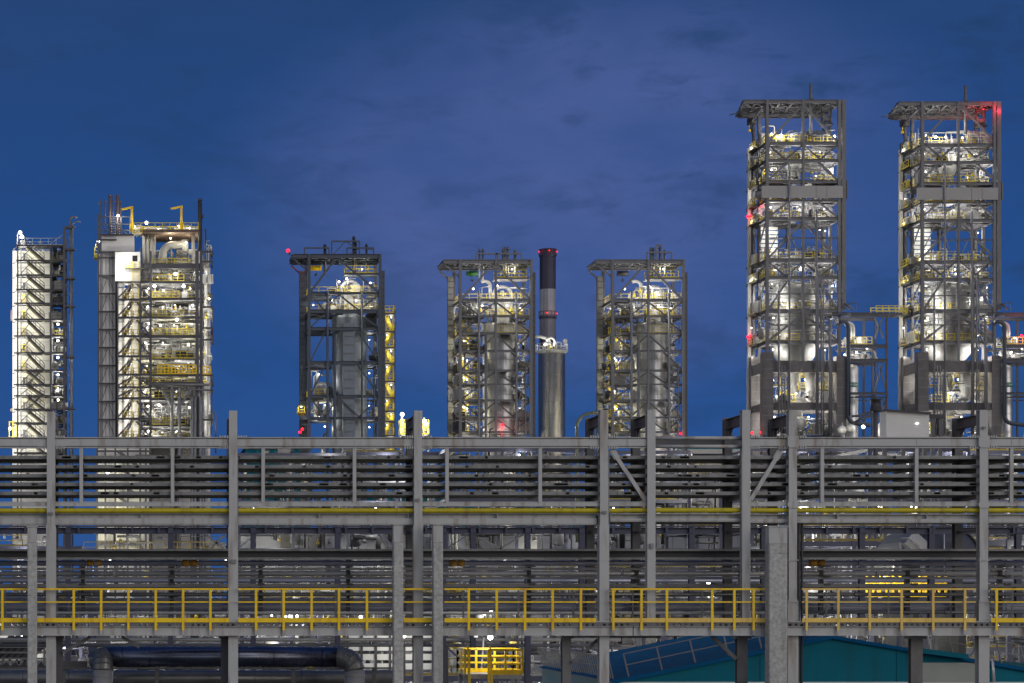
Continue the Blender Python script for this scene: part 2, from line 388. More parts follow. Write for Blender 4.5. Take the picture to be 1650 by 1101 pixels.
# ------------------------------------------------------------------ the near pipe rack
Y0 = 69.5
S0 = F / Y0
def m_(p): return p / S0      # photo pixels -> metres at the rack's front
rng = random.Random(11)
XL, XR = px(-60, Y0), px(1710, Y0)
rack = thing('pipe_rack', 'long grey steel pipe rack of tall posts and beams crossing the whole foreground', 'pipe rack', (px(825, Y0), Y0 + 1, 0))
COLS = [(-215, 665, None), (82.5, 665, None), (375.5, 663, None), (673, 663, None), (972, 662, None), (1048, 662, 1012), (1200.5, 662, 1013), (1275.5, 662, None), (1582.5, 662, None)]
for u, vt, vb in COLS:
    if u < -100: continue
    c = MB(); x = px(u, Y0); zt = pz(vt, Y0); zb = 0 if vb is None else pz(vb, Y0)
    c.hsec((x, Y0, zb), (x, Y0, zt), m_(13.2), 0.30, 0.022, (0, 1, 0))
    c.box(x - m_(6.6), x + m_(6.6), Y0 - 0.15, Y0 + 0.15, zt, zt + 0.012)
    if vb is None:   # lower shaft is a heavier section with butt plates
        vj = 850 if u < 1100 else 972
        z2 = pz(vj, Y0); wd = m_(15.5 if u < 1100 else 17)
        c.box(x - wd / 2, x + wd / 2, Y0 - 0.175, Y0 - 0.153, 0, z2)
        c.box(x - wd / 2, x + wd / 2, Y0 + 0.153, Y0 + 0.175, 0, z2)
        c.face([(x - wd / 2, Y0 - .16, z2), (x + wd / 2, Y0 - .16, z2), (x + m_(6.6), Y0 - .16, z2 + .14), (x - m_(6.6), Y0 - .16, z2 + .14)])
        for vq in (903, 970, 1035):
            c.box(x - wd / 2 - .004, x + wd / 2 + .004, Y0 - 0.19, Y0 - 0.176, pz(vq + 1, Y0), pz(vq - 1, Y0))
    part('column', c, M_STEEL, rack)
    # bolted splice plates where the beams meet the column
    if u not in (1048,):
        s = MB()
        for v in ((705, 722) if u < 1250 else (705, 722)):
            for sg in (-1, 1):
                if u == 1200.5 and sg < 0: continue
                for k in range(4):
                    bx = x + sg * (m_(9) + k * m_(4)); zz = pz(v, Y0)
                    s.box(bx - .025, bx + .025, Y0 - .13, Y0 - .06, zz - .035, zz + .05)
        if u > 1230 :
            for v0, v1, w in ((703, 722, 17.5), (808, 819, 17.5)):
                a = m_(w) / 2; b_ = m_(6.6); ya = Y0 - .172
                za, zb2 = pz(v1, Y0), pz(v0, Y0); t = .07
                s.box(x - a, x + a, ya - .012, ya + .012, za + t, zb2 - t)
                for (z1_, z2_) in ((za, za + t), (zb2, zb2 - t)):
                    s.face([(x - b_, ya - .012, z1_), (x + b_, ya - .012, z1_), (x + a, ya - .012, z2_), (x - a, ya - .012, z2_)])
        part('splice_plate', s, M_STEEL, rack)
def runs(gap=True):
    return [(XL, px(1041.5, Y0)), (px(1207, Y0), XR)]
# top beam: H section, web to the camera
for xa, xb in runs():
    b = MB(); zc = pz(713.7, Y0)
    b.hsec((xa, Y0 + .02, zc), (xb, Y0 + .02, zc), 0.22, m_(17.5), 0.028)
    b.box(xa, xb, Y0 - .075, Y0 - .05, pz(719, Y0), pz(708, Y0))
    for u in (131, 278, 424, 571, 720, 870, 1324, 1476, 1629):
        if xa < px(u, Y0) < xb: b.box(px(u, Y0) - .006, px(u, Y0) + .006, Y0 - .088, Y0 - .074, pz(720, Y0), pz(707, Y0))
    part('top_beam', b, M_STEEL, rack)
for v in (706, 719.5):
    b = MB(); b.cyl(P(1050, v, Y0 + .1), P(1201, v, Y0 + .1), m_(2.8), 12); part('cross_tube', b, M_STEEL, rack)
# lower chord
for xa, xb in runs():
    b = MB(); b.box(xa, xb, Y0 - .06, Y0 + .04, pz(816, Y0), pz(810.5, Y0)); b.box(xa, xb, Y0 - .02, Y0 + .10, pz(810, Y0), pz(808.6, Y0))
    part('lower_chord', b, M_STEEL, rack)
# carrier beams under the yellow line
for xa, xb, va, vb_, yy in ((XL, px(612, Y0) + m_(350), 827, 846, Y0 + .12), (px(1207, Y0), XR, 828, 843, Y0 + .12), (px(984, Y0), px(1194, Y0), 827.5, 841, Y0 + .1)):
    b = MB(); zc = (pz(va, yy) + pz(vb_, yy)) / 2; h = pz(va, yy) - pz(vb_, yy)
    b.hsec((xa, yy + .1, zc), (xb, yy + .1, zc), 0.3, h, 0.03)
    b.box(xa, xb, yy - .07, yy - .045, pz(vb_ - 1.5, yy), pz(va + 8.5, yy))
    for k in range(int((xb - xa) / 2.9)):
        b.box(xa + k * 2.9, xa + k * 2.9 + .02, yy - .06, yy + .1, zc - h / 2 + .02, zc + h / 2 - .02)
    part('carrier_beam', b, M_STEEL, rack)
# posts between the trays, their cross bars, diagonals
TRV = [734, 749, 763.5, 777.5, 792]
for u in (-15, 131, 278, 424, 571, 720, 870, 1324, 1476, 1629):
    b = MB(); x = px(u, Y0); b.hsec((x, Y0 - .01, pz(811, Y0)), (x, Y0 - .01, pz(721.5, Y0)), m_(5.6), 0.12, 0.012, (0, 1, 0))
    part('tray_post', b, M_STEEL, rack)
    for v in TRV:
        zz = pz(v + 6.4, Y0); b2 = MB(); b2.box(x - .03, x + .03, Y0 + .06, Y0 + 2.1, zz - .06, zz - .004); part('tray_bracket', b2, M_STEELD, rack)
for (ua, va, ub, vb_) in ((986, 726, 1040, 807), (1257, 728, 1209, 806)):
    b = MB(); b.bar(P(ua, va, Y0 + .02), P(ub, vb_, Y0 + .02), m_(6.3), 0.1, (0, 1, 0))
    b.bar(P(ua, va - 1, Y0), P(ua + (ub - ua) * .16, va + (vb_ - va) * .16, Y0), m_(10), 0.03, (0, 1, 0))
    part('diagonal_brace', b, M_STEEL, rack)
# rear line of columns with haunched cross girders
YB = Y0 + 2.15
for u, vt, vb_ in COLS:
    x = px(u, Y0); z1 = pz(vt, Y0) - .06
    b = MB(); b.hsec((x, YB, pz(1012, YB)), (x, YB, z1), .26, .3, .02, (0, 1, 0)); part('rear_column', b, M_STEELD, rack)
    b = MB(); b.hsec((x, Y0 + .16, z1 - .22), (x, YB - .16, z1 - .22), .2, .34, .02)
    b.face([(x, YB - .16, z1 - .38), (x, YB - .16, z1 - .75), (x, YB - .8, z1 - .38)])
    for v in TRV + [845]:
        zz = pz(v + 7, Y0); b.box(x - .05, x + .05, Y0 + .155, YB - .155, zz - .1, zz - .02)
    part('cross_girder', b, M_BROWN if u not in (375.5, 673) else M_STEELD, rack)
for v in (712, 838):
    b = MB(); b.hsec((XL, YB, pz(v, YB) ), (XR, YB, pz(v, YB)), .2, .3, .02); part('rear_beam', b, M_STEELD, rack)

# small fittings on the steel: junction boxes, conduits, clamps
for u, v, w, h in ((375.5, 905, 9, 6), (82, 828, 8, 4), (1048, 880, 5, 8), (1582, 690, 5, 4), (672, 806, 6, 4), (972, 826, 7, 4)):
    b = MB(); b.box(px(u - w / 2, Y0), px(u + w / 2, Y0), Y0 - .235, Y0 - .178, pz(v + h / 2, Y0), pz(v - h / 2, Y0)); part('junction_box', b, M_TRAY, rack)
for u, va, vb in ((382.5, 728, 1005), (665.5, 850, 1090), (979.5, 728, 1000), (1193, 730, 1000), (1589.5, 720, 960)):
    b = MB(); b.cyl((px(u, Y0) , Y0 - .12, pz(vb, Y0)), (px(u, Y0), Y0 - .12, pz(va, Y0)), .022, 6)
    for v in range(va + 12, vb, 42): b.box(px(u, Y0) - .04, px(u, Y0) + .04, Y0 - .135, Y0 - .1, pz(v, Y0) - .02, pz(v, Y0) + .02)
    part('conduit', b, M_CABLEG, rack)
# ------------------------------------------------------------------ cable trays, five tiers
ORD = ['topmost cable tray in the rack, straight under the top beam', 'second cable tray from the top of the rack', 'middle cable tray of the five in the rack', 'fourth cable tray from the top of the rack', 'lowest cable tray, just over the yellow pipe']
for i, v in enumerate(TRV):
    zt = pz(v, Y0); zb = pz(v + 5.6, Y0)
    t = thing('cable_tray', ORD[i], 'cable tray', (px(825, Y0), Y0 + 1, zb), 'cable trays stacked in the rack')
    r_ = MB()
    r_.box(XL, XR, Y0 + .10, Y0 + .125, zb, zt); r_.box(XL, XR, Y0 + .126, Y0 + .17, zt - .012, zt)
    for k in range(90):      # couplers and splices
        xx = XL + rng.random() * (XR - XL); r_.box(xx, xx + rng.choice((.12, .2, .3)), Y0 + .088, Y0 + .101, zb + .025, zt - .025)
    part('side_rail', r_, M_TRAY, t)
    r2 = MB(); r2.box(XL, XR, Y0 + 1.95, Y0 + 1.98, zb, zt); r2.box(XL, XR, Y0 + 2.42, Y0 + 2.44, zb, zt); part('side_rail', r2, M_TRAY, t)
    f_ = MB(); x = XL
    while x < XR:
        f_.box(x, x + .36, Y0 + .13, Y0 + 1.945, zb + .004, zb + .016); f_.box(x, x + .36, Y0 + 2.33, Y0 + 2.415, zb + .004, zb + .016); x += rng.choice((.37, .37, .37, .40))
    part('tray_floor', f_, M_TRAYB, t)
    cb = MB(); cg = MB()
    for k in range(16):
        y = Y0 + .25 + 1.6 * k / 15; rr = rng.uniform(.015, .036); pts = []
        xx = XL
        while xx < XR + 1: pts.append((xx, y + rng.uniform(-.04, .04), zb + .02 + rr + rng.uniform(0, .05))); xx += 2.6
        (cb if rng.random() < .7 else cg).tube(pts, rr, 6)
    part('cable', cb, M_CABLE, t); part('cable', cg, M_CABLEG, t)
    cl = MB()                # covers, tags and clamps standing up over the rail here and there
    for k in range(26):
        xx = XL + rng.random() * (XR - XL); w = rng.choice((.06, .1, .8, 2.2)); yy = Y0 + rng.uniform(.2, 1.4)
        cl.box(xx, xx + w, yy, yy + .25, zt - .05, zt + rng.uniform(.015, .055))
    part('tray_cover', cl, M_TRAY, t)

# yellow line resting on the carrier beams
b = MB(); b.tube([P(u, 823 if u < 1000 else 822.5, Y0 + .05) for u in range(-60, 1720, 30)], m_(4.1), 14)
for u in (232, 640, 905, 1420): b.cyl(P(u, 823, Y0 + .05), P(u + 1.2, 823, Y0 + .05), m_(4.5), 14)
solo('gas_pipe', b, M_YPIPE, 'long dull yellow pipe lying along the rack under the cable trays', 'pipe')

# ------------------------------------------------------------------ concrete columns in front of the walkway
YC = 68.7
for u0, u1, vt, lab in ((44, 59, 849, 'slim concrete column beside the leftmost steel post'), (634, 650, 846, 'slim concrete column left of the third steel post'), (698, 714, 846, 'slim concrete column right of the third steel post'), (1239, 1269, 849, 'wide speckled concrete pier against the steel post over the teal roof')):
    t = thing('concrete_column', lab, 'column', (px((u0 + u1) / 2, YC), YC, 0), 'concrete columns of the rack')
    wide = u1 - u0 > 20
    vj = 874 if not wide else 876
    c = MB(); a, b_ = px(u0, YC), px(u1, YC); e = .03; yr = YC + (.45 if wide else .34)
    zt = pz(vj, YC)
    pts = [(a + e, YC), (b_ - e, YC), (b_, YC + e), (b_, yr), (a, yr), (a, YC + e)]
    cut = [0, pz(1046, YC), pz(892, YC), zt] if wide else [0, pz(1050, YC), pz(960, YC), zt]
    for k in range(len(cut) - 1):
        g0 = cut[k] + (.006 if k else 0); g1 = cut[k + 1] - .006
        n = len(pts)
        for j in range(n):
            p, q = pts[j], pts[(j + 1) % n]; c.face([(*p, g0), (*q, g0), (*q, g1), (*p, g1)])
        c.face([(*p, g1) for p in pts]); c.face([(*p, g0) for p in pts][::-1])
    c.box(a + .02, b_ - .02, YC + .02, yr - .02, 0, zt - .01)
    part('shaft', c, M_CONC, t)
    h = MB(); h.box(a + .006, b_ - .006, YC + .006, yr - .006, zt, pz(vt, YC)); h.box(a - .03, b_ + .03, YC - .03, yr + .03, pz(vt, YC), pz(vt, YC) + .03)
    part('steel_cap', h, M_STEEL, t)
b = MB(); 
for u, r0 in ((1286.5, .05), (1292, .045)): b.tube([P(u, 842, Y0 + .2), P(u, 900, Y0 + .2), P(u, 1000, Y0 + .2), (px(u, Y0), Y0 + .2, 0)], r0, 8)
solo('cable_drop', b, M_CABLE, 'pair of black cables hanging down beside the wide concrete pier', 'cable')

# ------------------------------------------------------------------ walkway with yellow guard rail
YW = 69.15
wk = thing('walkway', 'long steel walkway with yellow guard rails running behind the concrete columns', 'walkway', (px(825, YW), YW, pz(1024, YW)))
b = MB(); zt, zb = pz(1009.5, YW), pz(1024.5, YW)
for xa, xb in ((XL, px(1020, YW)), (px(1020, YW) + .03, XR)):
    b.box(xa, xb, YW + .05, YW + .07, zb + .012, zt - .012); b.box(xa, xb, YW - .03, YW + .07, zt - .012, zt); b.box(xa, xb, YW - .03, YW + .07, zb, zb + .012)
part('edge_channel', b, M_STEEL, wk)
b = MB(); b.box(XL, XR, YW + 1.2, YW + 1.25, zb, zt); part('rear_channel', b, M_STEELD, wk)
# corrugated decking: real trapezoid profile resting on the channel, end on to the camera
d = MB(); x = XL; pitch = m_(9.3); zl = zt + .004; zh = pz(1003.4, YW)
prof = []
while x < XR:
    prof += [(x, zh), (x + pitch * .52, zh), (x + pitch * .62, zl), (x + pitch * .74, zl), (x + pitch * .84, zh)] if False else [(x, zh), (x + pitch * .60, zh), (x + pitch * .70, zl + .05), (x + pitch * .86, zl + .05)]
    x += pitch
for k in range(len(prof) - 1):
    (xa, za), (xb, zb_) = prof[k], prof[k + 1]
    d.face([(xa, YW - .01, za), (xb, YW - .01, zb_), (xb, YW + 1.24, zb_), (xa, YW + 1.24, za)])
part('decking', d, M_TRAY, wk)
d = MB(); d.box(XL, XR, YW, YW + 1.24, zh + .012, zh + .05); part('deck_slab', d, M_CONC, wk)
# punched edge angle
d = MB(); x = XL; k = 0; hz0, hz1 = zt + .002, zh + .008
while x < XR:
    w = pitch * rng.uniform(.48, .62); gap = pitch - w
    if rng.random() < .16: w = pitch; gap = 0
    d.box(x, x + w, YW - .018, YW - .012, hz0, hz1)
    if gap:
        hm = hz0 + (hz1 - hz0) * .66; xm = x + w + gap * .5
        d.box(x + w, x + pitch, YW - .018, YW - .012, hm, hz1)
        if rng.random() < .6:
            d.face([(x + w, YW - .015, hz0), (x + w + gap * .18, YW - .015, hz0), (x + w, YW - .015, hm)]); d.face([(x + pitch, YW - .015, hz0), (x + pitch, YW - .015, hm), (x + pitch - gap * .18, YW - .015, hz0)])
    x += pitch
part('punched_angle', d, M_STEELD, wk)
POSTS = [4, 119, 163, 207, 251, 295, 339, 412.5, 457, 502, 546, 591, 755, 800, 845.5, 890, 935.5, 987.6, 1033, 1074, 1147, 1182.6, 1213.6, 1299, 1350, 1400.6, 1452, 1502.8, 1554, 1605, 1655]
SEGS = [(-60, 1034), (1034.6, 1236), (1296, 1710)]
for i, (a, b_) in enumerate([(-60, 369), (384, 632), (716, 960), (984, 1236), (1292, 1572), (1596, 1710), (650, 698)]):
    gr_ = MB(); zt2 = pz(948, YW); xa, xb = px(a, YW), px(b_, YW)
    gr_.box(xa, xb, YW - .04, YW + .02, pz(951, YW), zt2); gr_.box(xa, xb, YW - .02, YW + .01, pz(971.4, YW), pz(969.2, YW))
    my = M_YELF if a == 1292 else M_YEL; rl = part('guard_rail', gr_, my, wk)
    tb = MB(); tb.box(xa, xb, YW - .045, YW - .035, pz(1003, YW), pz(995.6 if u < 1100 else 996, YW)); part('toe_board', tb, M_YELF if a in (1292, 984) else M_YEL, rl)
    for u in POSTS:
        if a < u < b_:
            p = MB(); x = px(u, YW); p.box(x - .04, x + .04, YW - .062, YW - .046, pz(1016, YW), pz(949, YW)); p.box(x - .008, x + .008, YW - .046, YW + .02, pz(1016, YW), pz(951.2, YW))
            part('post', p, my, rl)
            p = MB(); p.box(x - .032, x + .032, YW - .066, YW - .031, pz(1024, YW), pz(1015.8, YW)); part('post_foot', p, M_STEEL, wk)
for u in POSTS[::2]:
    p = MB(); x = px(u, YW); p.box(x - .03, x + .03, YW + 1.19, YW + 1.21, zh, zh + 1.1); part('rear_post', p, M_STEELD, wk)
p = MB(); p.box(XL, XR, YW + 1.17, YW + 1.22, zh + 1.06, zh + 1.1); p.box(XL, XR, YW + 1.18, YW + 1.21, zh + .5, zh + .54); part('rear_guard_rail', p, M_STEELD, wk)
# knee braces and props below
for (ua, va, ub, vb_, w) in ((101, 1052, 146, 1026, 5), (225, 1043, 196, 1026, 5), (963, 1031, 922, 1068, 5), (1148, 1026, 1186, 1062, 6)):
    p = MB(); p.bar(P(ua, va, YW + .6), P(ub, vb_, YW + .6), m_(w), .1, (0, 1, 0)); part('knee_brace', p, M_STEELD, wk)
for u, w in ((94, 14), (363, 14), (912, 14), (1194.5, 17), (1475, 19)):
    p = MB(); x = px(u, YW + .8); ww = m_(w); p.hsec((x, YW + .8, 0), (x, YW + .8, pz(1026, YW + .8)), ww, .28, .02, (0, 1, 0)); p.box(x - ww * .7, x + ww * .7, YW + .5, YW + 1.1, pz(1030, YW), pz(1026, YW))
    part('prop', p, M_STEELD if u > 900 else M_TSTEEL, wk)

# ------------------------------------------------------------------ lines between the chord and the walkway
def line(name, v, r, m, y, lab, a=-60, b_=1710, cat='pipe', box=None, group='lines carried behind the walkway rail'):
    k = MB()
    if box: k.box(px(a, y), px(b_, y), y - box, y + box, pz(v + r, y), pz(v - r, y))
    else:
        k.cyl(P(a, v, y), P(b_, v, y), r * y / F, 14)
        for q in range(int((b_ - a) / 410)):
            uu = a + 160 + q * 410 + (v * 7 % 90); k.cyl(P(uu, v, y), P(uu + 1.6, v, y), r * 1.5 * y / F, 14); k.cyl(P(uu + 2.1, v, y), P(uu + 3.7, v, y), r * 1.5 * y / F, 14)
        for q in range(int((b_ - a) / 97)):
            uu = a + 30 + q * 97; k.cyl(P(uu, v, y), P(uu + 1, v, y), r * 1.07 * y / F, 14)
    return solo(name, k, m, lab, cat, group)
YM = Y0 + 1.55
b = MB(); zc = pz(893.5, YM); b.hsec((px(-60, YM), YM, zc), (px(1710, YM), YM, zc), .55, 17 * YM / F, 3.4 * YM / F)
solo('support_girder', b, M_TRAY, 'dark heavy girder crossing the frame between the chord and the walkway', 'girder')
for n_, u in zip(('first', 'second', 'third', 'fourth', 'fifth', 'sixth', 'seventh', 'eighth', 'ninth', 'tenth', 'last'), (133, 277, 421, 563, 709, 856, 1030.5, 1200, 1330, 1470, 1620)):
    s = thing('pipe_stanchion', 'dark stanchion behind the walkway rail, ' + n_ + ' from the left', 'stanchion', (px(u, YM + .5), YM + .5, 0), 'dark stanchions behind the walkway rail')
    b = MB(); b.box(px(u - 3.2, YM), px(u + 3.2, YM), YM + .4, YM + .6, pz(992, YM), pz(889, YM)); part('shaft', b, M_DARK, s)
    b = MB()
    for v in (912, 928, 941, 965):
        b.box(px(u - 5, YM), px(u + 5, YM), YM - .25, YM + .39, pz(v + 2, YM), pz(v - 1, YM))
    part('bracket', b, M_DARK, s)
k = MB(); k.box(px(-60, YM), px(1710, YM), YM - .07, YM - .045, zc - 5 * YM / F, zc + 5 * YM / F); part('web_shade_plate', k, M_DARK, bpy.data.objects['support_girder'])  # dark plate stands in for the shadow on the girder's web
line('blue_pipe', 907.5, 4.6, M_PIPEB, YM + .35, 'bluish metal pipe just under the dark girder')
o = bpy.data.objects['blue_pipe']
for i, (a, b_) in enumerate(((140, 163), (293, 318), (724, 748), (1303, 1329))):
    k = MB(); y = YM + .35; k.cyl(P(a, 907.5, y), P((a + b_) / 2 - .8, 907.5, y), 5.3 * y / F, 14); k.cyl(P((a + b_) / 2 + .8, 907.5, y), P(b_, 907.5, y), 5.3 * y / F, 14)
    part('amber_sleeve', k, M_ORG, o)
line('slim_channel', 917, 1.9, M_STEELD, YM - .1, 'thin grey channel just under the bluish pipe', box=.05, cat='channel')
line('silver_pipe', 924.5, 4.2, M_SILV, YM + .5, 'pale silver pipe in the middle of the lines behind the walkway')
line('slim_channel', 931.5, 1.9, M_STEELD, YM - .1, 'thin grey channel just under the pale silver pipe', box=.05, cat='channel')
line('dark_channel', 943.5, 2.6, M_STEELD, YM - .15, 'broad dark channel level with the top of the yellow rail', box=.06, cat='channel')
line('dark_pipe', 958, 3.2, M_DUCTG, YM + .2, 'dark pipe behind the upper gap of the yellow guard rail')
line('bright_pipe', 988, 2.7, M_SILV, YM - .1, 'bright slim pipe just over the yellow toe board', b_=1236)
line('bright_pipe', 987, 2.4, M_PIPEG, YM - .1, 'slim grey pipe over the toe board right of the concrete pier', a=1292)
line('lagged_pipe', 978.5, 6.5, M_PIPEB, YM + .9, 'fat bluish lagged pipe low behind the yellow guard rail')
# ------------------------------------------------------------------ clutter helpers (pipework, machinery, rails of one storey)
def clutter(c, x0, x1, y0, y1, z0, z1, n, rng, rmax=.22, eq=True, tall=.75):
    # n pipe runs, half as many valves, some machines: each recorded as a piece of its own
    w, d, h = x1 - x0, y1 - y0, z1 - z0
    X = lambda: rng.uniform(x0, x1)
    Yr = lambda: rng.uniform(y0, y1)
    def add(name, m): mb = MB(); c.append((name, m, mb)); return mb
    for k in range(n):
        r = rng.uniform(.04, rmax) * (1 if rng.random() < .4 else .5); x, y = X(), Yr()
        mb = add('pipe', M_PIPEW if rng.random() < .42 else M_PIPEG)
        if rng.random() < .55:
            za = z0 if rng.random() < .7 else z0 + h * rng.random() * .5; zb = z1 if rng.random() < .5 else z0 + h * rng.uniform(.4, 1)
            if rng.random() < .5 and zb - za > 1:
                x2 = min(x1, max(x0, x + rng.uniform(-2.5, 2.5))); mb.tube([(x, y, za), (x, y, zb - .3), (x + (x2 - x) * .12, y, zb - .08), (x2, y, zb)], r, 6)
            else: mb.cyl((x, y, za), (x, y, zb), r, 6)
        else:
            z = z0 + h * rng.uniform(.12, .97); x2 = min(x1, x + rng.uniform(1.5, max(1.6, .7 * w)))
            pts = [(x, y, z), (x2, y, z)]
            if rng.random() < .6: pts += [(x2 + .15, y, z - .15), (x2 + .15, y, max(z0, z - rng.uniform(.5, 2.5)))]
            mb.tube(pts, r, 6)
    for k in range(int(n * .45)):
        x, y = X(), Yr(); z = z0 + h * rng.uniform(.1, .7); r = rng.uniform(.12, .28)
        mb = add('valve', M_EQ if rng.random() < .55 else M_LEM if rng.random() < .6 else M_DARK)
        mb.cyl((x - r, y, z), (x + r, y, z), r * .8, 7); mb.cyl((x, y, z), (x, y, z + r * 2.4), r * .22, 5); mb.cyl((x, y, z + r * 2.3), (x, y, z + r * 2.5), r * .9, 8)
    if eq:
        for k in range(max(2, int(n * .28))):
            x, y = X(), Yr(); t = rng.random(); m = M_EQ if rng.random() < .55 else M_PIPEW if rng.random() < .5 else M_DARK
            hh = min(h * tall, rng.uniform(.9, 2.6)); r = rng.uniform(.25, .65)
            if t < .4:
                mb = add('upright_drum', m); mb.lathe(x, y, [(.01, z0 + .35), (r * .7, z0 + .42), (r, z0 + .6), (r, z0 + hh * .85), (r * .7, z0 + hh * .96), (.01, z0 + hh)], 10)
                for g in range(3): mb.bar((x + r * .8 * math.cos(g * 2.1), y + r * .8 * math.sin(g * 2.1), z0), (x + r * .8 * math.cos(g * 2.1), y + r * .8 * math.sin(g * 2.1), z0 + .7), .08)
            elif t < .7:
                mb = add('horizontal_drum', m); l = rng.uniform(.8, 2); zc = z0 + r + .4
                mb.tube([(x - l / 2, y, zc), (x - l / 2 + .12, y, zc), (x + l / 2 - .12, y, zc), (x + l / 2, y, zc)], [r * .6, r, r, r * .6], 10); mb.box(x - l * .3, x - l * .2, y - r * .7, y + r * .7, z0, zc); mb.box(x + l * .2, x + l * .3, y - r * .7, y + r * .7, z0, zc)
            else:
                mb = add('cabinet', m); a, b_ = rng.uniform(.4, 1.1), rng.uniform(.3, .7); q = min(h * tall, rng.uniform(.8, 1.9))
                mb.box(x - a, x + a, y - b_, y + b_, z0 + .12, z0 + q); mb.box(x - a - .04, x + a + .04, y - b_ - .04, y + b_ + .04, z0, z0 + .118); mb.box(x - a * .4, x + a * .3, y - b_ * .5, y + b_ * .5, z0 + q, z0 + q + .25)
def put(c, parent, cap=99):
    by = {}
    yard = {M_PIPEW: M_UPIPE, M_PIPEG: M_UDULL, M_EQ: M_UEQ, M_LEM: M_UYEL} if parent['category'] == 'process unit' else {}  # units take darker copies: the yard's shade is in the colours
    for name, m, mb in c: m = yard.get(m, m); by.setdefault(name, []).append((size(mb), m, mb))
    for name, it in by.items():
        it.sort(key=lambda t: -t[0]); rest = {}
        for i, (s_, m, mb) in enumerate(it):
            if COUNT.get((parent.name, name), 0) < cap: part(name, mb, m, parent, None, None, False)
            else:
                r = rest.setdefault(m.name, (m, MB()))[1]; k = len(r.v); r.v += mb.v; r.f += [tuple(t + k for t in f) for f in mb.f]; r.sm += mb.sm
        for m, r in rest.values(): part(name, r, m, parent, None, 'stuff', False)
def newc(): return []
def slab(mb, x0, x1, y0, y1, z, rng, nx, ny, keep, holes=()):
    dx, dy = (x1 - x0) / nx, (y1 - y0) / ny
    for i in range(nx):
        for j in range(ny):
            a, b_ = x0 + dx * i, y0 + dy * j
            cx, cy = a + dx / 2, b_ + dy / 2
            if any((cx - h[0]) ** 2 + (cy - h[1]) ** 2 < h[2] ** 2 for h in holes): continue
            if rng.random() < keep: mb.box(a + .01, a + dx - .01, b_ + .01, b_ + dy - .01, z - .05, z)

# ------------------------------------------------------------------ second rack, behind the first
YR = 94.0
rear = thing('rear_pipe_rack', 'bluish second pipe rack standing behind the near rack', 'pipe rack', (px(825, YR), YR, 0))
for u in (-30, 110, 275, 408, 544, 714, 762, 850, 937, 1114, 1230, 1388, 1500, 1640):
    b = MB(); w = 8.5 * YR / F / 2; x = px(u, YR); b.hsec((x, YR, 0 if u < 900 else pz(1012, YR)), (x, YR, pz(850, YR)), w * 2, .3, .02, (0, 1, 0)); part('column', b, M_SHADEST, rear)
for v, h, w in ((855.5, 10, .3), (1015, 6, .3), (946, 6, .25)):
    b = MB(); b.hsec((px(-60, YR), YR, pz(v, YR)), (px(1710, YR), YR, pz(v, YR)), w, h * YR / F, .02); part('beam', b, M_SHADEST, rear)
b = MB()
for u in range(-45, 1700, 43): b.box(px(u, YR) - .05, px(u, YR) + .05, YR - .17, YR - .02, pz(861, YR), pz(848, YR))
b.box(px(-60, YR), px(1710, YR), YR - .05, YR + .05, pz(849.5, YR), pz(847.5, YR)); part('stiffener', b, M_SHADEST, rear)
for (ua, va, ub, vb_) in ((770, 866, 810, 886), (775, 880, 805, 895), (800, 888, 842, 862), (1125, 912, 1150, 888), (1180, 950, 1150, 975), (340, 884, 362, 862), (332, 862, 360, 884), (735, 930, 760, 950)):
    b = MB(); b.bar(P(ua, va, YR), P(ub, vb_, YR), .09); part('wind_brace', b, M_PANEL, rear)
r3 = random.Random(5)
for i, (v, rr, m, lab) in enumerate(((1031, 3, M_PIPEW, 'whitish pipe on the rear rack just under the walkway'), (1040, 2.6, M_PIPEG, 'grey pipe on the rear rack below the whitish one'), (968, 4, M_PIPEG, 'grey pipe on the rear rack behind the middle of the yellow rail'), (936, 3.2, M_PIPEB, 'bluish slim pipe on the rear rack above the yellow rail'))):
    k = MB(); y = YR + .5 + i * .2; k.cyl(P(-60, v, y), P(1710 if v < 1000 else 1000, v, y), rr * y / F, 12); solo('rear_rack_pipe', k, m, lab, 'pipe', 'pipes on the rear rack')

# ------------------------------------------------------------------ navy duct loop, lower left
YD = 73.5
dt = thing('navy_duct', 'fat navy duct with segmented elbows turning down at both ends', 'duct', (px(370, YD), YD, 0))
rd = 16.5 * YD / F; zc = pz(1058.5, YD); xl, xr = px(167, YD), px(545, YD)
b = MB(); b.cyl((xl, YD, zc), (xr, YD, zc), rd, 28)
for u in (195, 240, 300, 385, 440, 520): b.cyl((px(u, YD), YD, zc), (px(u, YD) + .025, YD, zc), rd * 1.025, 28)
part('straight_run', b, M_DUCTB, dt)
def elbow(x, sgn, fx, fy):
    # mitred elbow: horizontal run turning towards the camera side and down
    k = MB(); pts = []; n = 5; rb = 20 * YD / F
    for i in range(n + 1):
        a = i / n * math.pi / 2
        pts.append((x + fx * sgn * rb * math.sin(a) * 1.0, YD - fy * math.sin(a) * rb, zc - rb * (1 - math.cos(a))))
    k.tube(pts, rd, 24, smooth=False)
    for p, q in zip(pts[:-1], pts[1:]):
        p, q = Vector(p), Vector(q); d = (q - p).normalized(); k.tube([q - d * .02, q + d * .02], rd * 1.04, 24)
    return k, pts[-1]
for x, sg, fx in ((xl, -1, .05), (xr, 1, 1.25)):
    k, e = elbow(x, sg, fx, .7); part('elbow', k, M_DUCTG, dt)
    b = MB(); b.cyl(e, (e[0], e[1], 0), rd, 28)
    for q in range(12): b.cyl((e[0], e[1], e[2] - .2 - q * .42), (e[0], e[1], e[2] - .235 - q * .42), rd * 1.03, 28)
    part('downpipe', b, M_SILV, dt)
b = MB(); y = YD + 1.2; b.cyl(P(-60, 1093, y), P(632, 1093, y), 13 * y / F, 24)
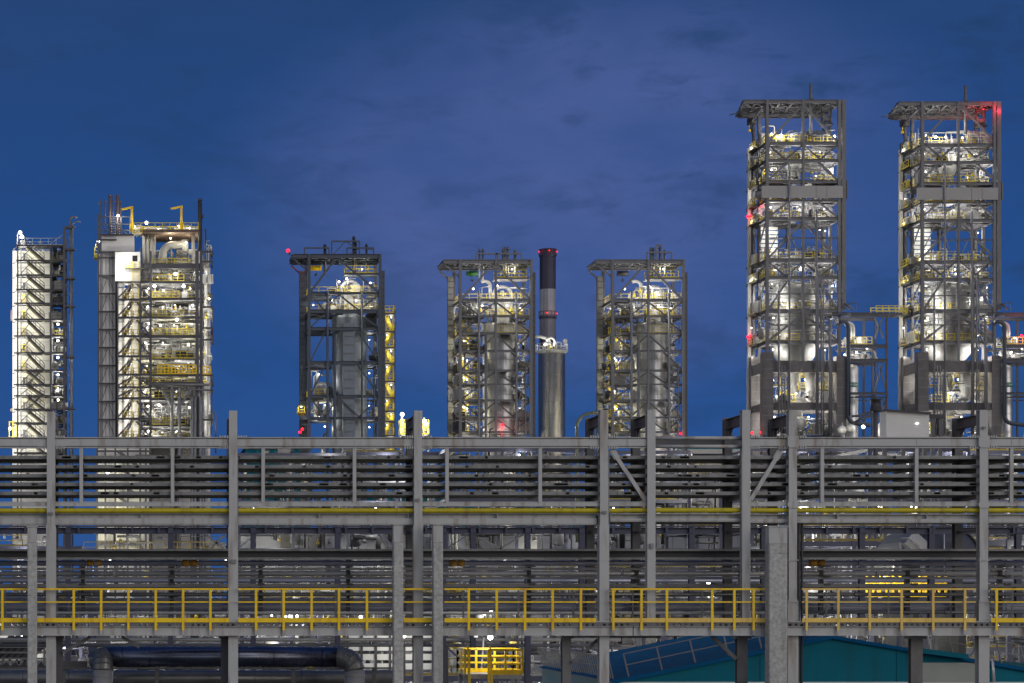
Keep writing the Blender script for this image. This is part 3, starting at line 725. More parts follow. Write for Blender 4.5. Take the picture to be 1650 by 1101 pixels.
for u in range(-40, 630, 75): b.cyl(P(u, 1093, y), P(u + 1.4, 1093, y), 13.4 * y / F, 24)
solo('grey_duct', b, M_DUCTG, 'dull grey fat pipe lying below the navy duct', 'duct')
b = MB(); b.box(px(-60, YD), px(632, YD), YD - .1, YD + .12, pz(1078, YD) , pz(1075.5, YD)); b.box(px(100, YD), px(140, YD), YD + .3, YD + .5, pz(1080, YD), pz(1066, YD))
for u in (100, 250, 363, 470, 600): b.box(px(u, YD), px(u, YD) + .12, YD, YD + .11, 0, pz(1078.2, YD))
solo('duct_support', b, M_STEELD, 'low steel beam on legs carrying the navy duct', 'beam')

# ------------------------------------------------------------------ yellow access platform
YP = 76.0; s = YP / F
pf = thing('access_platform', 'yellow railed access platform with steps between the concrete columns', 'platform', (px(795, YP), YP, 0))
b = MB(); xa, xb = px(749, YP), px(841, YP); b.box(xa, xb, YP, YP + 1.8, pz(1088.5, YP), pz(1086.5, YP)); b.box(xa, xb, YP - .02, YP - .001, pz(1094, YP), pz(1087, YP)); part('deck', b, M_STEEL, pf)
zd = pz(1086.5, YP)
def hrail(nm, p, q, posts, w=.075):
    p, q = Vector(p), Vector(q); top = pz(1047.5, YP) - zd
    k = MB()
    for f in (1, .70, .42): k.bar(p + Vector((0, 0, top * f)), q + Vector((0, 0, top * f)), w if f == 1 else w * .8)
    k.bar(p + Vector((0, 0, .07)), q + Vector((0, 0, .07)), .02, .16)
    o = part(nm, k, M_YEL, pf)
    k = MB()
    for t in posts: k.bar(p + (q - p) * t, p + (q - p) * t + Vector((0, 0, top)), w)
    part('post', k, M_YEL, o)
hrail('front_rail', (px(787, YP), YP - .05, zd), (xb, YP - .05, zd), (0, .5, 1))
hrail('rear_rail', (xa, YP + 1.8, zd), (xb, YP + 1.8, zd), (0, .33, .66, 1))
hrail('side_rail', (xa, YP - .05, zd), (xa, YP + 1.8, zd), (0, .5, 1)); hrail('side_rail', (xb, YP, zd), (xb, YP + 1.8, zd), (.5, 1))
b = MB(); b.bar((px(755, YP), YP - .1, zd + .9), (px(755, YP), YP - .1, zd), .09); b.bar((px(755, YP), YP - .1, zd), (px(755, YP), YP - 2.4, 1.0), .09); b.bar((px(787, YP), YP - .1, zd), (px(787, YP), YP - 2.4, 1.0), .09)
b.bar((px(753, YP), YP - .1, zd + 1), (px(753, YP), YP - 2.4, 2.0), .06); b.bar((px(789, YP), YP - .1, zd + 1), (px(789, YP), YP - 2.4, 2.0), .06); part('stair_stringer', b, M_YEL, pf)
b = MB()
for k in range(16):
    f = (k + .6) / 18; b.box(px(757, YP), px(785, YP), YP - .15 - 2.3 * f, YP + .1 - 2.3 * f, zd - .2 - f * (zd - 1.2), zd - .16 - f * (zd - 1.2))
part('tread', b, M_RAILW, pf)
b = MB()
for u in (752, 838): b.box(px(u, YP) - .06, px(u, YP) + .06, YP + .2, YP + .32, 0, zd - .06); b.box(px(u, YP) - .06, px(u, YP) + .06, YP + 1.5, YP + 1.62, 0, zd - .06)
part('leg', b, M_STEEL, pf)
b = MB(); b.cyl(P(779.5, 1027, YP + 2), (px(779.5, YP), YP + 2, zd - 3), .035, 6); b.box(px(777, YP), px(783, YP), YP + 1.9, YP + 2.05, pz(1029, YP), pz(1025.5, YP)); solo('lamp_post', b, M_RAILW, 'thin white lamp post behind the yellow access platform', 'lamp post')
lamp(bpy.data.objects['lamp_post'], P(790, 1027, YP + 1.2), 50, r=.10, off=(0, -.3, -.3))

# ------------------------------------------------------------------ teal building with a blue roof
YT, YTB = 97.0, 116.0
tb = thing('teal_building', 'teal clad building with a shallow blue gable roof below the walkway', 'building', (px(1340, YT), (YT + YTB) / 2, 0))
xr_, zr = px(1340, YT), pz(1028, YT); xe, ze = px(996, YT), pz(1098, YT); xe2, ze2 = px(1660, YT), pz(1080, YT); zw = pz(1099, YT)
b = MB()
b.face([(xe, YT, zw - 5), (xe2 + 4, YT, zw - 5), (xe2 + 4, YT, ze2 - .3), (xe2, YT, ze2), (xr_, YT, zr), (xe, YT, ze)])
b.face([(xe, YTB, 0), (xe, YT, 0), (xe, YT, ze), (xe, YTB, ze)]); b.face([(xe2 + 4, YT, 0), (xe2 + 4, YTB, 0), (xe2 + 4, YTB, ze2), (xe2 + 4, YT, ze2)])
xk = xe + .25
while xk < xe2 + 4:      # horizontal cladding ribs are long; vertical seams
    xk += 6.2
    zt_ = zr - abs(xk - xr_) * ((zr - ze) / (xr_ - xe) if xk < xr_ else (zr - ze2) / (xe2 - xr_))
    b.box(xk, xk + .04, YT - .03, YT - .002, zw, zt_ - .1)
zz = zw + .12
while zz < zr - .1:
    a = xe + max(0, (zz - ze)) / (zr - ze) * (xr_ - xe) + .25; c_ = xe2 - max(0, (zz - ze2)) / (zr - ze2) * (xe2 - xr_) - .25
    b.box(a, c_, YT - .012, YT - .001, zz, zz + .07); zz += .46
part('wall', b, M_TEAL, tb)
b = MB(); b.box(xe, xe2 + 4, YT - .04, YT - .013, 0, zw); part('base_wall', b, M_WHITE, tb)
b = MB(); t = .1
b.face([(xe - .3, YT - .15, ze), (xr_, YT - .15, zr + t), (xr_, YTB, zr + t), (xe - .3, YTB, ze)])
n = 34
for k in range(n):
    f = k / n; y = YT + (YTB - YT) * f; b.bar((xe - .3, y, ze + .03), (xr_, y, zr + t + .02), .05, .03)
b.face([(xr_, YT - .15, zr + t), (xe2 + .3, YT - .15, ze2), (xe2 + .3, YTB, ze2), (xr_, YTB, zr + t)])
b.bar((xe - .3, YT - .16, ze - .05), (xr_, YT - .16, zr + t - .06), .03, .16); b.bar((xr_, YT - .16, zr + t - .06), (xe2 + .3, YT - .16, ze2 - .05), .03, .16)
part('roof', b, M_ROOF, tb)
def roofrail(p, q, n, lab=None, lean=0):
    k = MB(); p, q = Vector(p), Vector(q); up = Vector((0, 0, 1.05))
    for i in range(n + 1):
        a = p + (q - p) * i / n; k.bar(a, a + up + Vector((-.25, 0, 0)), .06)
    for f in (1, .52): k.bar(p + up * f + Vector((-.25 * f, 0, 0)), q + up * f + Vector((-.25 * f, 0, 0)), .04)
    part('roof_rail', k, M_PANEL, tb)
roofrail((xe + .6, YT + .5, ze + .18), (xr_, YT + .5, zr + .15), 6)
roofrail((xr_ + 3.5, YT + .5, zr - .3), (xe2, YT + .5, ze2 + .08), 5)
roofrail((xe, YT + 1, ze + .05), (xe, YTB, ze + .05), 34)
b = MB(); b.box(px(1484, YT), px(1573, YT), YT - .07, YT - .045, zw, pz(1068, YT))
for k in range(14): b.box(px(1484, YT), px(1573, YT), YT - .084, YT - .0705, zw + k * .06 * 1.0, zw + k * .06 + .012)
part('roller_door', b, M_DOOR, tb)
b = MB(); b.bar(P(1478, 1048, YT - .3), P(1557, 1058, YT - .3), .5, .22); part('canopy_duct', b, M_TEAL, tb)
b = MB(); b.cyl((px(1598, YT), YT - .2, zw), P(1598, 1062, YT - .2), .05, 6); b.cyl((px(1600.5, YT), YT - .2, zw), P(1600.5, 1066, YT - .2), .03, 6); part('conduit', b, M_RAILW, tb)

# ------------------------------------------------------------------ dark drum tank, conveyor chute, small yellow deck under the right half
YK = 118.0
tk = thing('dark_tank', 'big dark round tank seen end on behind the right of the rack', 'tank', P(1522, 1039, YK))
b = MB(); c = P(1524, 905, YK); rr = 57 * YK / F; b.tube([(c.x, YK - .35, c.z), (c.x, YK - .1, c.z), (c.x, YK + .05, c.z), (c.x, YK + 6, c.z)], [rr * .55, rr * .9, rr, rr], 40); part('drum', b, M_TANK, tk)
b = MB(); b.tube([c + Vector((rr * 1.01 * math.cos(g / 20 * math.pi * 2), .0, rr * 1.01 * math.sin(g / 20 * math.pi * 2))) for g in range(21)], .06, 6); part('rim', b, M_DARK, tk)
b = MB(); b.box(c.x - 1.5, c.x - 1.1, YK + 1, YK + 5, 0, c.z); b.box(c.x + 1.1, c.x + 1.5, YK + 1, YK + 5, 0, c.z); part('saddle', b, M_DARK, tk)
b = MB(); b.cyl(P(1521.5, 858, YK - .5), P(1521.5, 935, YK - .5), .03, 6); part('sight_tube', b, M_RAILW, tk)
YV = 112.0
b = MB(); b.bar(P(1462, 861, YV), P(1494, 890, YV), 14 * YV / F, 1.4, (0, 1, 0)); b.bar(P(1456, 872, YV + .2), P(1480, 893, YV + .2), 9 * YV / F, 1.0, (0, 1, 0)); b.box(px(1452, YV), px(1456, YV), YV + .3, YV + .7, 0, pz(874, YV)); b.box(px(1490, YV), px(1494, YV), YV + .3, YV + .7, 0, pz(890, YV))
solo('chute', b, M_WALLB, 'slanting pale chute beside the dark round tank', 'chute')
pl = thing('lit_platform', 'brightly lit yellow railed deck below the dark tank', 'platform', P(1460, 1039, YV - 2))
yy = YV - 3
b = MB(); b.rail(P(1396, 958, yy), P(1524, 958, yy), 36 * yy / F, .33, .10, False, 0); b.rail(P(1396, 958, yy + 2), P(1524, 958, yy + 2), 36 * yy / F, .6, .09, False, 1); part('guard_rail', b, M_YEL, pl)
b = MB(); b.box(px(1396, yy), px(1524, yy), yy - .05, yy + 2.1, pz(962, yy), pz(958.5, yy)); part('deck', b, M_YEL, pl)
b = MB()
for u in (1400, 1440, 1480, 1520): b.box(px(u, yy) - .08, px(u, yy) + .08, yy + 1, yy + 1.16, 0, pz(962.2, yy))
part('leg', b, M_STEELD, pl)
lamp(pl, P(1441, 891, yy + .4), 160, r=.12, off=(.2, .3, -.5)); lamp(pl, P(1425, 930, yy + .7), 70, WARM_L, r=.05, off=(0, -1.2, .3)); light(pl, P(1490, 926, yy - .8), 50, WARM_L); light(pl, P(1404, 940, yy - .8), 30, WARM_L)
b = MB(); b.cyl((px(1441, yy), yy + .6, pz(958, yy)), P(1441, 892, yy + .6), .05, 6); part('lamp_mast', b, M_RAILW, pl)

LS[0] = 0.9
# ------------------------------------------------------------------ process units between the racks and the towers
def unit(name, lab, u0, u1, vtop, Y, dep, seed, nl, lamps, power, bays=None, storeys=None, group='process units behind the racks', back=None):
    rg = random.Random(seed); x0, x1 = px(u0, Y), px(u1, Y); zt = pz(vtop, Y)
    o = thing(name, lab, 'process unit', ((x0 + x1) / 2, Y, 0), group)
    n = bays or max(2, int((x1 - x0) / 5)); st = nl
    f = MB()
    for i in range(n + 1):
        for y in (Y, Y + dep): f.bar((x0 + (x1 - x0) * i / n, y, 0), (x0 + (x1 - x0) * i / n, y, zt), .28)
    part('column', f, M_SHADEST, o)
    f = MB(); zs = [zt * (k + 1) / st for k in range(st)]
    for z in zs:
        for y in (Y, Y + dep): f.bar((x0, y, z - .2), (x1, y, z - .2), .2, .36)
        for i in range(n + 1): f.bar((x0 + (x1 - x0) * i / n, Y, z - .2), (x0 + (x1 - x0) * i / n, Y + dep, z - .2), .18, .3)
    for i in range(0, n, 2):
        for k in range(st):
            a = x0 + (x1 - x0) * i / n; b_ = x0 + (x1 - x0) * (i + 1) / n; lo = zs[k - 1] if k else 0
            f.bar((a, Y, lo), (b_, Y, zs[k] - .3), .14) if rg.random() < .5 else f.bar((b_, Y, lo), (a, Y, zs[k] - .3), .14)
    part('floor_beam', f, M_SHADEST, o)
    sl = MB()
    for z in zs[:-1]: slab(sl, x0, x1, Y + .15, Y + dep - .15, z, rg, n * 2, 2, .55)
    part('floor', sl, M_GRATE, o)
    rl = MB()
    for z in zs:
        if rg.random() < .4: rl.rail((x0, Y, z), (x0 + (x1 - x0) * rg.uniform(.3, 1), Y, z), 1.1, 1.5, .08)
    part('guard_rail', rl, M_UYEL, o)
    c = newc()
    for k in range(st + 1):
        z0 = zs[k - 1] if k else 0; h = zt / st if k < st else 2.2
        clutter(c, x0 + .3, x1 - .3, Y + .4, Y + dep - .4, z0, z0 + h * .96, int((x1 - x0) * (1.5 if k < st else .5)), rg, .3)
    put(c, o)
    for k in range(lamps):
        z = rg.choice(zs) - rg.uniform(.6, 1.0); lamp(o, (rg.uniform(x0 + 1, x1 - 1), Y + rg.uniform(-.3, dep * .6), z), power * rg.uniform(.5, 1.4), rg.choice((WHITE_L, WHITE_L, WARM_L)), rg.uniform(.06, .14))
    if back:
        b = MB(); b.box(x0, x1, Y + dep + .1, Y + dep + .3, 0, zt * back); part('back_wall', b, M_WALLB, o)
    return o
UN = [
 ('left edge', 'low process unit at the far left, below the tall white wall', -60, 130, 880, 215, 9, 2, 3, 8, 700),
 ('a', 'low lit process unit below the big lit tower on the left', 135, 385, 890, 230, 10, 3, 3, 12, 800),
 ('b', 'process unit with a yellow ladder tower left of the middle columns', 385, 560, 730, 225, 10, 4, 5, 12, 800),
 ('c', 'process unit behind the pair of slim concrete columns', 560, 720, 728, 210, 10, 5, 5, 14, 900),
 ('d', 'tangled process unit under the striped chimney', 720, 945, 722, 205, 11, 6, 5, 12, 600),
 ('e', 'process unit under the right gantry tower with the bright vessel', 945, 1110, 726, 215, 10, 7, 5, 12, 800),
 ('f', 'process unit beneath the left tall tower', 1210, 1400, 722, 220, 11, 8, 5, 16, 900),
 ('g', 'bright process unit below the pale cabin and right tall tower', 1400, 1560, 722, 205, 10, 9, 5, 12, 900),
 ('h', 'process unit at the far right edge', 1560, 1700, 726, 212, 10, 10, 5, 8, 600),
 ('i', 'low process unit in front of the distant teal warehouse', 1110, 1212, 765, 208, 9, 12, 4, 7, 700),
]
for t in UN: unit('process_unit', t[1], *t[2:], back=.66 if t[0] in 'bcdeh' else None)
# lower yard modules seen through the gap under the carrier beams and under the walkway
LOW = [
 ('shallow skid of pipework low at the left, under the walkway', -60, 210, 975, 140, 6, 21, 2, 5, 350),
 ('shallow skid of white pipework beside the navy duct elbow', 390, 640, 975, 135, 6, 22, 2, 6, 420),
 ('shallow skid of pipework behind the yellow access platform', 640, 905, 968, 138, 6, 23, 2, 6, 350),
 ('shallow skid of pipework behind the middle of the yellow guard rail', 905, 1230, 925, 150, 6, 24, 3, 5, 260),
 ('bright skid of pipework and valves left of the dark round tank', 1290, 1460, 872, 145, 7, 25, 3, 9, 520),
 ('dim skid of pipework at the right edge behind the guard rail', 1540, 1710, 870, 150, 7, 26, 3, 4, 260),
]
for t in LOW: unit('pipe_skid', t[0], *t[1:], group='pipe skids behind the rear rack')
# pale slat screens and shed walls behind
def shed(lab, u0, u1, vt, Y, dep, m=M_WALLB, name='shed'):
    b = MB(); x0, x1, z = px(u0, Y), px(u1, Y), pz(vt, Y)
    o = thing(name, lab, 'shed', ((x0 + x1) / 2, Y, 0), 'plain sheds beyond the racks')
    b.box(x0, x1, Y, Y + dep, 0, z); part('wall', b, m, o)
    b = MB(); b.box(x0 - .3, x1 + .3, Y - .3, Y + dep + .3, z, z + .35); part('roof', b, M_TSTEELL, o)
    b = MB(); n = int((x1 - x0) / 1.6)
    for k in range(n): b.box(x0 + k * 1.6, x0 + k * 1.6 + .08, Y - .07, Y - .002, 0, z)
    part('cladding_rib', b, m, o)
    b = MB()
    for k in range(2, n - 3, 5): b.box(x0 + k * 1.6 + .3, x0 + k * 1.6 + 1.9, Y - .05, Y - .001, z * .45, z * .62)
    part('window', b, M_WIN, o)
shed('long pale shed behind the left middle of the rack', 375, 640, 862, 262, 14)
shed('pale shed behind the middle of the rack, in line with the chimney', 640, 1000, 866, 258, 14)
shed('pale shed with its wall showing left of the wide concrete pier', 1000, 1215, 862, 262, 14)
shed('pale shed standing behind the bright valves right of the concrete pier', 1290, 1500, 860, 255, 14)
shed('pale shed at the far right behind the rack', 1560, 1700, 862, 260, 14)
shed('distant teal warehouse with a white lower wall between the towers', 1085, 1215, 709, 420, 20, M_TEAL, 'warehouse')
b = MB(); Yq = 419.0; b.box(px(1086, Yq), px(1214, Yq), Yq - .3, Yq + .6, 0, pz(724, Yq)); part('white_base', b, M_LPANEL, bpy.data.objects['warehouse'])
shed('distant teal warehouse low behind the left gantry tower', 395, 500, 724, 425, 20, M_TEAL, 'warehouse')
shed('long distant teal warehouse glimpsed below the trays near the chimney', 560, 960, 800, 430, 20, M_TEAL, 'warehouse')
# slat screens under the walkway
for lab, u0, u1, v0, v1, Y in (('white slatted louvre wall beside the third concrete column', 560, 720, 1024, 1078, 128), ('white slatted louvre wall low at the left edge', -40, 90, 1024, 1065, 128)):
    o = thing('louvre_wall', lab, 'screen', (px((u0 + u1) / 2, Y), Y, 0)); b = MB(); z = pz(v0, Y)
    while z > pz(v1, Y): b.box(px(u0, Y), px(u1, Y), Y, Y + .06, z - .36, z); z -= .56
    part('slat', b, M_WHITE, o); b = MB()
    for k in range(8): b.box(px(u0 + (u1 - u0) * k / 7, Y) - .06, px(u0 + (u1 - u0) * k / 7, Y) + .06, Y - .12, Y - .01, 0, pz(v0, Y))
    part('mullion', b, M_DARK, o); lamp(o, P((u0 + u1) / 2 + 10, v0 + 1, Y - 2.5), 150, off=(0, 0, -.5)); 
# dark open stair and crossing struts low at the left edge
Yo = 112.0
os_ = thing('open_stair', 'dark open steel stair in front of the slatted wall, low at the left edge', 'stair', (px(40, Yo), Yo, 0))
b = MB()
for k in range(7): b.bar(P(-20 + k * 11, 1062, Yo), P(22 + k * 11, 1024, Yo), .2, .3)
part('stringer', b, M_DARK, os_)
b = MB()
for v in (1032, 1041, 1050, 1060, 1078, 1094): b.box(px(-40, Yo), px(94, Yo), Yo - .16, Yo - .05, pz(v, Yo) - .1, pz(v, Yo))
for u in (-30, 40, 92): b.box(px(u, Yo) - .1, px(u, Yo) + .1, Yo + .3, Yo + .5, 0, pz(1026, Yo))
part('landing_frame', b, M_STEELD, os_)
b = MB()
for k in range(8): b.bar(P(-30 + k * 14, 1098, Yo + .2), P(0 + k * 14, 1070, Yo + .2), .2, .3)
part('lower_strut', b, M_DARK, os_)
# ================================================================== towers
YF = 350.0
K = YF / F                         # metres per photo pixel at the towers' front
def X(u): return px(u, YF)
def Z(v): return pz(v, YF)
def vessel_profile(r, z0, z1, dome=.5):
    p = [(.02, z0), (r * .55, z0 + .1), (r, z0 + r * .35)]
    p += [(r, z1 - r * dome)] + [(r * math.cos(a), z1 - r * dome + r * dome * math.sin(a)) for a in (.3, .6, .9, 1.2, 1.45)] + [(.02, z1)]
    return p
def bands(mb, cx, cy, r, z0, z1, step):
    z = z0
    while z < z1: mb.lathe(cx, cy, [(r * 1.0, z - .05), (r * 1.012, z - .04), (r * 1.012, z + .04), (r * 1.0, z + .05)], 36); z += step
def ladder(mb, x, y, z0, z1, w=.5, cage=True):
    mb.bar((x - w / 2, y, z0), (x - w / 2, y, z1), .06); mb.bar((x + w / 2, y, z0), (x + w / 2, y, z1), .06)
    z = z0 + .3
    while z < z1: mb.bar((x - w / 2, y, z), (x + w / 2, y, z), .035); z += .3
def stair(tread, string, p, q, w, th=.14):
    # straight flight from p (low) to q (high), width w along y
    p, q = Vector(p), Vector(q); n = max(4, int(abs(q.z - p.z) / .22))
    for k in range(n):
        a = p + (q - p) * (k + .5) / n; d = abs(q.x - p.x) / n
        tread.box(a.x - d * .55, a.x + d * .55, p.y, p.y + w, a.z - .04, a.z)
    for y in (p.y, p.y + w):
        o = Vector((0, y - p.y, 0)); string.bar(p + o, q + o, .06, .3, (0, 0, 1))
        for f in (.55, 1.1): string.bar(p + o + Vector((0, 0, f)), q + o + Vector((0, 0, f)), .06)
        m = 4
        for k in range(m + 1):
            a = p + (q - p) * k / m + o; string.bar(a, a + Vector((0, 0, 1.1)), .05)
def hbeam(name, root, a, b_, th, dep, m, label=None):
    k = MB(); k.hsec(a, b_, dep, th, .05); part(name, k, m, root, label)
def braces(root, pat, ul, um, ur, v0, v1, m, w=2.4, Yq=None):
    y = YF + .05 if Yq is None else Yq
    def one(ua, va, ub, vb):
        k = MB(); k.bar((X(ua), y, Z(va)), (X(ub), y, Z(vb)), w * K, .2, (0, 1, 0)); part('brace', k, m, root)
    if pat == 'A': one(ul, v1, um, v0); one(ur, v1, um, v0)
    elif pat == 'V':
        q1, q2 = ul + (um - ul) * .5, um + (ur - um) * .5
        one(ul, v0, q1, v1); one(um, v0, q1, v1); one(um, v0, q2, v1); one(ur, v0, q2, v1)
    elif pat == 'a': one(ul, v1, ul + (um - ul) * .55, v0); one(ur, v1, ur - (ur - um) * .55, v0)
    elif pat == '/': one(ul, v1, um, v0)
    elif pat == '\\': one(um, v0, ur, v1)

# ------------------------------------------------------------------ chimney and shorter column
LS[0] = 0.56
YCH = 385.0
s = YCH / F; cx = px(882.5, YCH); r = 12.8 * s
ch = thing('chimney', 'tall slim chimney with a navy top and pale grey band', 'chimney', (cx, YCH, 0))
for nm, v0, v1, m in (('upper_shaft', 404, 467, M_NAVY), ('middle_shaft', 467, 508, M_CHIMG), ('lower_shaft', 508, 545, M_NAVY), ('base_shaft', 545, None, M_NAVY)):
    b = MB(); zb = 0 if v1 is None else pz(v1, YCH); rr = r if v0 < 500 else r * 1.02
    b.lathe(cx, YCH, [(rr, zb), (rr, pz(v0, YCH))], 32)
    if nm == 'lower_shaft': m = mat('chimney_slate', (0.12, 0.12, 0.165), 0.7, 0, 0.15, 0.5)
    part(nm, b, m, ch)
b = MB(); ladder(b, cx - r * .45, YCH - r * 1.0, 10, pz(413, YCH), .6); part('ladder', b, M_NAVY, ch)
b = MB(); b.lathe(cx, YCH, [(r, pz(404, YCH)), (r * 1.04, pz(404, YCH)), (r * 1.04, pz(402, YCH)), (r * .85, pz(402, YCH)), (r * .85, pz(412, YCH))], 32); part('rim', b, M_NAVY, ch)
for v in (411, 511):
    b = MB(); z = pz(v, YCH); b.lathe(cx, YCH, [(r, z - .5), (r * 1.13, z - .1), (r * 1.13, z), (r, z)], 32)
    for g in range(14):
        a = g / 14 * 2 * math.pi; b.bar((cx + r * 1.12 * math.cos(a), YCH + r * 1.12 * math.sin(a), z), (cx + r * 1.12 * math.cos(a), YCH + r * 1.12 * math.sin(a), z + .9), .07)
    b.lathe(cx, YCH, [(r * 1.11, z + .85), (r * 1.13, z + .85), (r * 1.13, z + .95), (r * 1.11, z + .95)], 32); part('ring_platform', b, M_NAVY, ch)
    for a in ((-2.95, -1.57, -.2) if v < 450 else (-1.8, -.35)):
        lamp(ch, (cx + r * 1.15 * math.cos(a), YCH + r * 1.15 * math.sin(a), z + .55), 14, (1, .03, .06), .10, M_LAMPR, 'warning_light', (0, -.5, 0))
YSC = 370.0
s = YSC / F; cx = px(889, YSC); r = 21.5 * s
sc_ = thing('silver_column', 'stout silver column with a railed top standing before the chimney', 'process column', (cx, YSC, 0))
b = MB(); b.lathe(cx, YSC, [(r, 0), (r, pz(568, YSC)), (r * .9, pz(566, YSC)), (.02, pz(562, YSC))], 48); bands(b, cx, YSC, r, 32, pz(570, YSC), 2.3); part('shell', b, M_ALUK, sc_, None, None, False)
b = MB(); pass
b = MB(); z = pz(566, YSC); b.lathe(cx, YSC, [(r, z - .5), (r * 1.2, z - .12), (r * 1.2, z), (r * .4, z)], 32)
for g in range(22):
    a = g / 22 * 2 * math.pi; b.bar((cx + r * 1.18 * math.cos(a), YSC + r * 1.18 * math.sin(a), z), (cx + r * 1.18 * math.cos(a), YSC + r * 1.18 * math.sin(a), z + 1.15), .08)
for h in (.55, 1.12): b.lathe(cx, YSC, [(r * 1.17, z + h), (r * 1.19, z + h), (r * 1.19, z + h + .09), (r * 1.17, z + h + .09)], 32)
part('top_platform', b, M_RAILW, sc_)
b = MB(); zz = pz(543, YSC); b.tube([(px(860, YSC), YSC, zz)] + [(px(872, YSC), YSC, zz)] + arc((px(874, YSC), YSC, pz(556, YSC)), 12 * s, 1.57, 0, 6) + [(px(886, YSC), YSC, z)], .28, 10)
b.tube(arc((px(886, YSC), YSC - .8, pz(552, YSC)), 6.5 * s, 3.0, 0, 8) + [(px(893, YSC), YSC - .8, z)], .2, 8); b.cyl((px(911, YSC), YSC - 1, z), P(911, 549, YSC - 1), .09, 6); b.ball(P(911, 550, YSC - 1), .4)
part('vent_pipe', b, M_PIPEW, sc_)
c = newc(); clutter(c, cx - r * .7, cx + r * .7, YSC - r * .7, YSC + r * .6, z, z + 1.6, 7, random.Random(3), .12); put(c, sc_)
for u, y in ((878, -1.4), (893, -1.2), (884, 2)): lamp(sc_, P(u, 556, YSC + y), 200, r=.15, off=(0, 0, .3))
b = MB(); ladder(b, px(879, YSC), YSC - r - .15, 8, pz(566, YSC), .5); part('ladder', b, M_PIPEG, sc_)
b = MB(); b.cyl(P(917, 700, YSC - 6), P(917, 685, YSC - 6), .2, 6)
# green-grey pipe arch beside it
Yg = 200.0; b = MB(); s = Yg / F
b.tube([(px(929.5, Yg), Yg, 15), P(929.5, 690, Yg)] + arc(P(953, 690, Yg), 24 * s, math.pi, math.pi / 2, 10, (1, 0, 0), (0, 0, 1)) + [P(975, 665.5, Yg)], 2.6 * s, 12); b.cyl(P(953, 665.5, Yg), P(957, 665.5, Yg), 3.6 * s, 12)
solo('arched_pipe', b, mat('olive_pipe', (0.17, 0.185, 0.13), 0.4, 0.4, 0.2, 1.0), 'curved olive grey pipe arching up left of the tall rack post', 'pipe')

